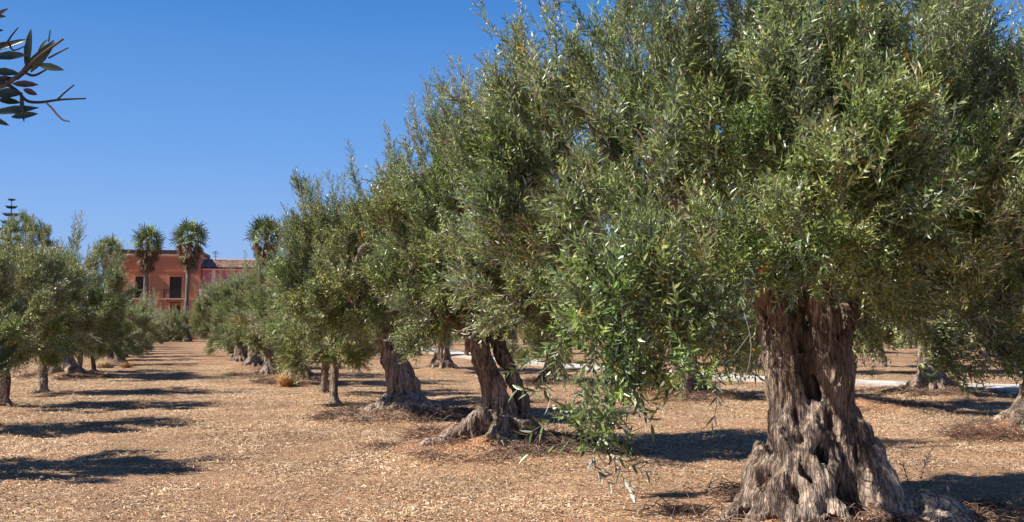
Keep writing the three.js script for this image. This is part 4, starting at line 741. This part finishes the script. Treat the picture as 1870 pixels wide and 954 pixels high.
{ // 3: the split trunk
  const g = thing('olive_tree', 'olive tree with pale split trunk leaning left, third in the right row', 'olive tree', S3.clone().setY(0.15), RED), L = (px, py, d) => at(px, py, d).sub(g.position), r = rng(3001);
  const st = [
    ...bundle([[0.0, -0.15, 0.02, 0.3], [-0.02, 0.2, 0.04, 0.2], [-0.12, 0.6, 0.03, 0.165], [-0.24, 0.95, 0, 0.15], [-0.32, 1.3, 0, 0.12]], 6, r, 0.8), ...bundle([[0.2, -0.15, 0, 0.26], [0.15, 0.2, 0, 0.15], [0.04, 0.6, 0, 0.125], [-0.1, 0.95, 0, 0.115], [-0.08, 1.4, 0, 0.09]], 5, r, -0.6),
    ...roots(13, 0.36, 0.38, 0.12, 0.24, r), ...lumps(26, 0.28, 0.75, 0.16, r, 0, 0.08), [[0.3, 0.1, 0.2, 0.13]], [[-0.28, 0.08, 0.24, 0.13]], [[0.05, 0.1, 0.36, 0.12]], [[0.55, 0.02, 0.15, 0.14]], [[-0.5, 0.0, 0.2, 0.12]],
  ];
  part('trunk', barkMesh(st, { cell: 0.022, seed: 23, rough: 1.1, holes: [[0.06, 0.3, 0.22, 0.03, 0.2], [-0.18, 1.12, 0.14, 0.05, 0.1], [-0.05, 0.05, 0.44, 0.07, 0.07]], pale: (x, y) => 0.5 }), trunkMat, g);
  const B = [[...L(670, 510, 17).toArray(), 1.3, 1.05, 1.5], [...L(722, 395, 17).toArray(), 0.9, 0.5, 1.1], [...L(545, 372, 17).toArray(), 0.36, 0.5, 0.45, 1.0], [...L(575, 500, 16.8).toArray(), 0.75, 0.9, 1.0], [...L(620, 600, 16.4).toArray(), 0.6, 0.35, 0.8], [...L(780, 520, 16.8).toArray(), 0.6, 0.8, 1.0], [...L(708, 300, 17).toArray(), 0.3, 0.4, 0.3, 0.6]];
  limbsTo(g, [[-0.3, 1.3, 0], [-0.1, 1.35, 0]], 0.08, B, r, 7);
  const e = (px, py, d, rad) => [...L(px, py, d).toArray(), rad];
  limbInto(g, [e(640, 560, 17.2, 0.08), e(648, 510, 16.6, 0.07), e(655, 475, 16.1, 0.06), e(663, 453, 15.9, 0.055), e(676, 447, 15.9, 0.04)], r, 0, [.26, .18, .14]);
  limbInto(g, [e(640, 470, 17, 0.04), e(590, 430, 17, 0.03), e(558, 385, 17, 0.016), e(545, 325, 17, 0.005)], r, 4, [.3, .25, .2]);
  const sites = crownInto(g, B, { count: 1700, seed: 3003, up: 1.0, clump: 10, size: 1.08, core: L(680, 560, 17), spikes: 24, tint: [1.05, 1.02, 1.0], spread: 0.17, keep: (p) => !(p.y < 0.95 && p.x > -0.6 && p.x < 0.4 && p.z > -0.3) });
  extras(g, sites, r, 10, 0);
}

// ---------------------------------------------------------------- the branch that reaches in at the upper left, and its tree beside the camera
{
  const base = V(-3.1, 0, -0.9), g = thing('olive_tree', 'nearby olive mostly outside the left edge, its shaded branch reaching in at the upper left', 'olive tree', base, RED), L = local(base), r = rng(4001);
  part('trunk', barkMesh([...bundle([[0, -0.1, 0, 0.2], [0, 0.4, 0, 0.15], [0.05, 1.0, 0, 0.12], [0.1, 1.5, 0, 0.11]], 5, r), ...roots(6, 0.12, 0.3, 0.06, 0.16, r)], { cell: 0.03, seed: 31, rough: 0.6 }), trunkMat, g);
  const B = [[0.2, 2.7, 0.2, 1.15, 0.9, 1.1], [0.6, 3.0, -0.2, 0.9, 0.6, 0.8]];
  limbsTo(g, [[0.1, 1.5, 0]], 0.06, B, r, 5);
  crownInto(g, B, { count: 900, seed: 4003, size: 1.1, core: V(0, 2, 0), keep: (p) => { const x = p.x + base.x, z = p.z + base.z; return x < -0.56 * Math.max(0.2, -z) - 0.35; } });
  const e = (px, py, d, rad) => [...L(px, py, d).toArray(), rad];
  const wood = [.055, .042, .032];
  const twig = (c, ...p) => part('twig', tube(p, 6, c, r), twigMat, g);
  twig([.12, .09, .07], [0.5, 2.35, 0.0, 0.012], e(-420, 120, 1.15, 0.008), e(-150, 150, 1.1, 0.0045), e(0, 158, 1.1, 0.003), e(30, 140, 1.1, 0.0024), e(75, 100, 1.1, 0.002), e(115, 71, 1.1, 0.0012));
  twig(wood, e(-150, 150, 1.1, 0.003), e(0, 150, 1.1, 0.0024), e(30, 166, 1.1, 0.002), e(48, 184, 1.1, 0.0018), e(70, 187, 1.1, 0.0016), e(110, 182, 1.1, 0.0013), e(156, 180, 1.1, 0.0009));
  twig(wood, e(105, 181, 1.1, 0.0011), e(120, 167, 1.1, 0.001), e(135, 155, 1.1, 0.0008));
  twig([.42, .31, .26], e(83, 187, 1.1, 0.0012), e(96, 200, 1.1, 0.0014), e(106, 212, 1.1, 0.0013), e(116, 220, 1.1, 0.001), e(127, 222, 1.1, 0.0007));
  twig(wood, e(88, 106, 1.1, 0.0012), e(105, 97, 1.1, 0.001), e(124, 87, 1.1, 0.0007));
  twig(wood, e(12, 78, 1.11, 0.0012), e(22, 63, 1.11, 0.001), e(33, 50, 1.11, 0.0006)); twig(wood, e(88, 76, 1.1, 0.001), e(91, 55, 1.1, 0.0007)); twig(wood, e(40, 130, 1.1, 0.0018), e(60, 138, 1.1, 0.0015), e(84, 127, 1.1, 0.001)); twig(wood, e(-30, 90, 1.11, 0.002), e(12, 78, 1.11, 0.0014), e(24, 92, 1.1, 0.001), e(46, 84, 1.1, 0.0007));
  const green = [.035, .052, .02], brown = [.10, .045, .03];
  // base, tip (in the photograph), width in metres, colour
  for (const [x0, y0, x1, y1, w, c, d] of [[48, 128, 51, 50, 0.0088, green, 1.1], [-12, 92, 45, 69, 0.0075, green, 1.12], [-14, 104, 46, 98, 0.0100, green, 1.09], [30, 146, 94, 70, 0.0085, green, 1.1], [55, 132, 98, 76, 0.0085, [.05, .07, .025], 1.1], [68, 97, 84, 70, 0.0035, [.07, .12, .03], 1.11], [68, 118, 114, 126, 0.0085, [.055, .085, .025], 1.1], [-16, 130, 32, 132, 0.0095, green, 1.1], [-12, 172, 38, 168, 0.0120, green, 1.1], [-5, 182, 35, 186, 0.008, green, 1.11], [-14, 206, 66, 194, 0.0095, green, 1.1], [20, 214, 66, 206, 0.008, green, 1.09], [-20, 214, 14, 228, 0.0065, green, 1.1], [38, 168, 41, 222, 0.0050, green, 1.1], [22, 153, 67, 153, 0.0080, brown, 1.09], [42, 163, 66, 172, 0.0070, brown, 1.09], [-20, 36, 12, 14, 0.005, brown, 1.1], [-20, 32, 8, 28, 0.005, green, 1.1], [-18, 56, 4, 54, 0.004, green, 1.1], [-20, 150, 20, 140, 0.008, brown, 1.11]]) {
    const a = L(x0, y0, d), b = L(x1, y1, d), dir = b.clone().sub(a), len = dir.length(), m = part('leaf', leafGeo(7, c, c.map((q) => q * 1.5), len, w), leafMat, g);
    setLeaf(m, a, dir.normalize(), V(gauss(r) * 0.5, 0.1, 1));
  }
  twig(wood, [0.3, 1.9, 0.0, 0.01], e(-500, 560, 1.25, 0.006), e(-200, 690, 1.2, 0.004), e(-60, 690, 1.2, 0.0025), e(-12, 664, 1.2, 0.0015));
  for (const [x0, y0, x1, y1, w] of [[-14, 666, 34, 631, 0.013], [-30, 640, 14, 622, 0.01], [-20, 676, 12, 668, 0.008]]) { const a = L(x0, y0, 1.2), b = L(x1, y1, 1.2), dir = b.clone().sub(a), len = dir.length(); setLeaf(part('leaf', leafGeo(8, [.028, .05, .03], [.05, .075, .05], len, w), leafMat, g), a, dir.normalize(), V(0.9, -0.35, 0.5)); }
}

// ---------------------------------------------------------------- small things on the ground
function tuft(px, d, label, r0, h, cols, seed, n = 240) {
  const p = foot(px, d), r = rng(seed), b = new Builder(); p.y = height(p.x, p.z);
  for (let k = 0; k < n; k++) {
    const a = r() * 6.283, q = r() * r0 * 0.6, c = pick(cols, r).map((x) => x * (0.75 + r() * 0.5)), lean = 0.3 + r() * 0.9, L = h * (0.6 + r() * 0.6), o = V(Math.cos(a) * q, -0.02, Math.sin(a) * q), w = 0.006, s = V(-Math.sin(a), 0, Math.cos(a)), ids = [], n2 = V(Math.cos(a) * .4, .8, Math.sin(a) * .4);
    for (const t of [0, 0.5, 1]) { const e = o.clone().add(V(Math.cos(a) * L * lean * t * t, L * (t - 0.35 * lean * t * t), Math.sin(a) * L * lean * t * t)); ids.push(b.vert(e.clone().addScaledVector(s, -w * (1.1 - t)), n2, c), b.vert(e.clone().addScaledVector(s, w * (1.1 - t)), n2, c)); }
    b.i.push(ids[0], ids[1], ids[2], ids[1], ids[3], ids[2], ids[2], ids[3], ids[4], ids[3], ids[5], ids[4]);
  }
  const m = new THREE.Mesh(b.geometry(), litterMat); m.name = numbered('dry_grass_tuft'); m.position.copy(p); m.castShadow = m.receiveShadow = true; tag(m, label, 'grass tuft', 'dry grass tufts'); scene.add(m);
}
const STRAW = [[.62, .46, .27], [.56, .38, .2], [.66, .52, .34]], RUST = [[.46, .24, .10], [.40, .19, .08], [.5, .30, .14]];
tuft(196, 37, 'pale straw coloured grass tuft among the trunks of the left row', 0.5, 0.45, STRAW, 51, 500);
tuft(234, 36.5, 'rust coloured grass tuft beside the track in the left row', 0.4, 0.35, RUST, 52, 320);
tuft(527, 25.6, 'round orange grass tuft at the foot of a right row tree', 0.32, 0.42, [[.55, .30, .12], [.6, .36, .16]], 53, 420);
{ // heap of dead prunings at the right
  const p = foot(1800, 13.6), r = rng(55), b = new Builder(); p.y = height(p.x, p.z) - 0.02;
  for (let k = 0; k < 420; k++) {
    const a = r() * 6.283, q = Math.sqrt(r()), x = Math.cos(a) * q * 0.55 + gauss(r) * .1, z = Math.sin(a) * q * 0.35, y = 0.02 + (1 - q) * 0.22 * r(), d = V(gauss(r), gauss(r) * 0.4, gauss(r)).normalize(), L = 0.08 + r() * 0.25, c = pick([[.20, .085, .05], [.12, .07, .05], [.28, .13, .075], [.08, .05, .04]], r);
    tubeInto(b, [[x, y, z, 0.004], [x + d.x * L * .5, Math.max(0, y + d.y * L * .5 + 0.02), z + d.z * L * .5, 0.003], [x + d.x * L, Math.max(0, y + d.y * L), z + d.z * L, 0.0015]], 3, c, r);
  }
  const m = new THREE.Mesh(b.geometry(), litterMat); m.name = 'brush_heap'; m.position.copy(p); m.castShadow = m.receiveShadow = true; tag(m, 'heap of reddish dead twigs on the ground near the right edge', 'brush heap'); scene.add(m);
}
{ // prunings and dead twigs that collect round the feet of the near trees
  const heap = (seed) => { const r = rng(seed), b = new Builder(); for (let k = 0; k < 90; k++) { const x = gauss(r) * 0.3, z = gauss(r) * 0.3, d = V(gauss(r), gauss(r) * 0.35, gauss(r)).normalize(), L = 0.05 + r() * 0.2, y = r() * 0.05, c = pick([[.17, .09, .06], [.10, .06, .045], [.26, .15, .10], [.40, .30, .22], [.07, .045, .035]], r); tubeInto(b, [[x, y, z, 0.0042], [x + d.x * L * .5, Math.max(0.005, y + d.y * L * .5 + 0.02), z + d.z * L * .5, 0.0034], [x + d.x * L, Math.max(0.005, y + d.y * L), z + d.z * L, 0.002]], 3, c, r); } return b.geometry(); };
  const sets = [401, 402, 403].map(heap), r = rng(411), ms = sets.map(() => []);
  for (const [p, a, rad] of mounds) { if (p.z < -32 || a < 0.1) continue; const n = p === S2 || p === S3 ? 46 : p === S1 ? 16 : 22; for (let k = 0; k < n; k++) { const an = r() * 6.283, q = rad * (0.35 + 0.85 * Math.sqrt(r())), x = p.x + Math.cos(an) * q * 1.2, z = p.z + Math.sin(an) * q; ms[k % 3].push(new THREE.Matrix4().compose(V(x, height(x, z) - 0.01, z), new THREE.Quaternion().setFromAxisAngle(V(0, 1, 0), r() * 6.28), V(1, 1, 1).multiplyScalar(0.7 + r() * 0.5))); } }
  const g = new THREE.Group(); g.name = 'twig_litter'; tag(g, 'dead twigs and prunings scattered round the feet of the trees', 'twigs', null, 'stuff'); scene.add(g);
  sets.forEach((geo, k) => { const im = new THREE.InstancedMesh(geo, litterMat, ms[k].length); im.name = 'twigs'; im.userData.kind = 'stuff'; ms[k].forEach((m, i) => im.setMatrixAt(i, m)); g.add(im); });
}
function sucker(label, base, tips, seed) {
  const g = thing('olive_shoot', label, 'shoot', base, 'olive shoots sprouting from the ground'), r = rng(seed);
  hanging(g, tips.map((t) => { const e = t.clone().sub(base); return [[V(0, -0.03, 0), e.clone().multiplyScalar(0.5).add(V(-0.02, 0.02, 0)), e], 0.004]; }), r, 90, 0.024);
  g.children.forEach((c) => { if (c.name === 'leaf') c.scale.multiplyScalar(0.62); });
}
{ const b = foot(1666, 8.9); b.y = height(b.x, b.z); sucker('little olive shoot sprouting behind the right root of the foreground tree', b, [at(1703, 818, 8.9), at(1650, 850, 8.85), at(1700, 880, 8.7)], 91);
  const c = foot(1862, 13.4); c.y = height(c.x, c.z); sucker('little olive shoot sprouting by the mound at the right edge', c, [at(1846, 722, 13.4), at(1866, 735, 13.3), at(1840, 760, 13.3)], 92); }

shade(scene);
renderer.render(scene, camera);
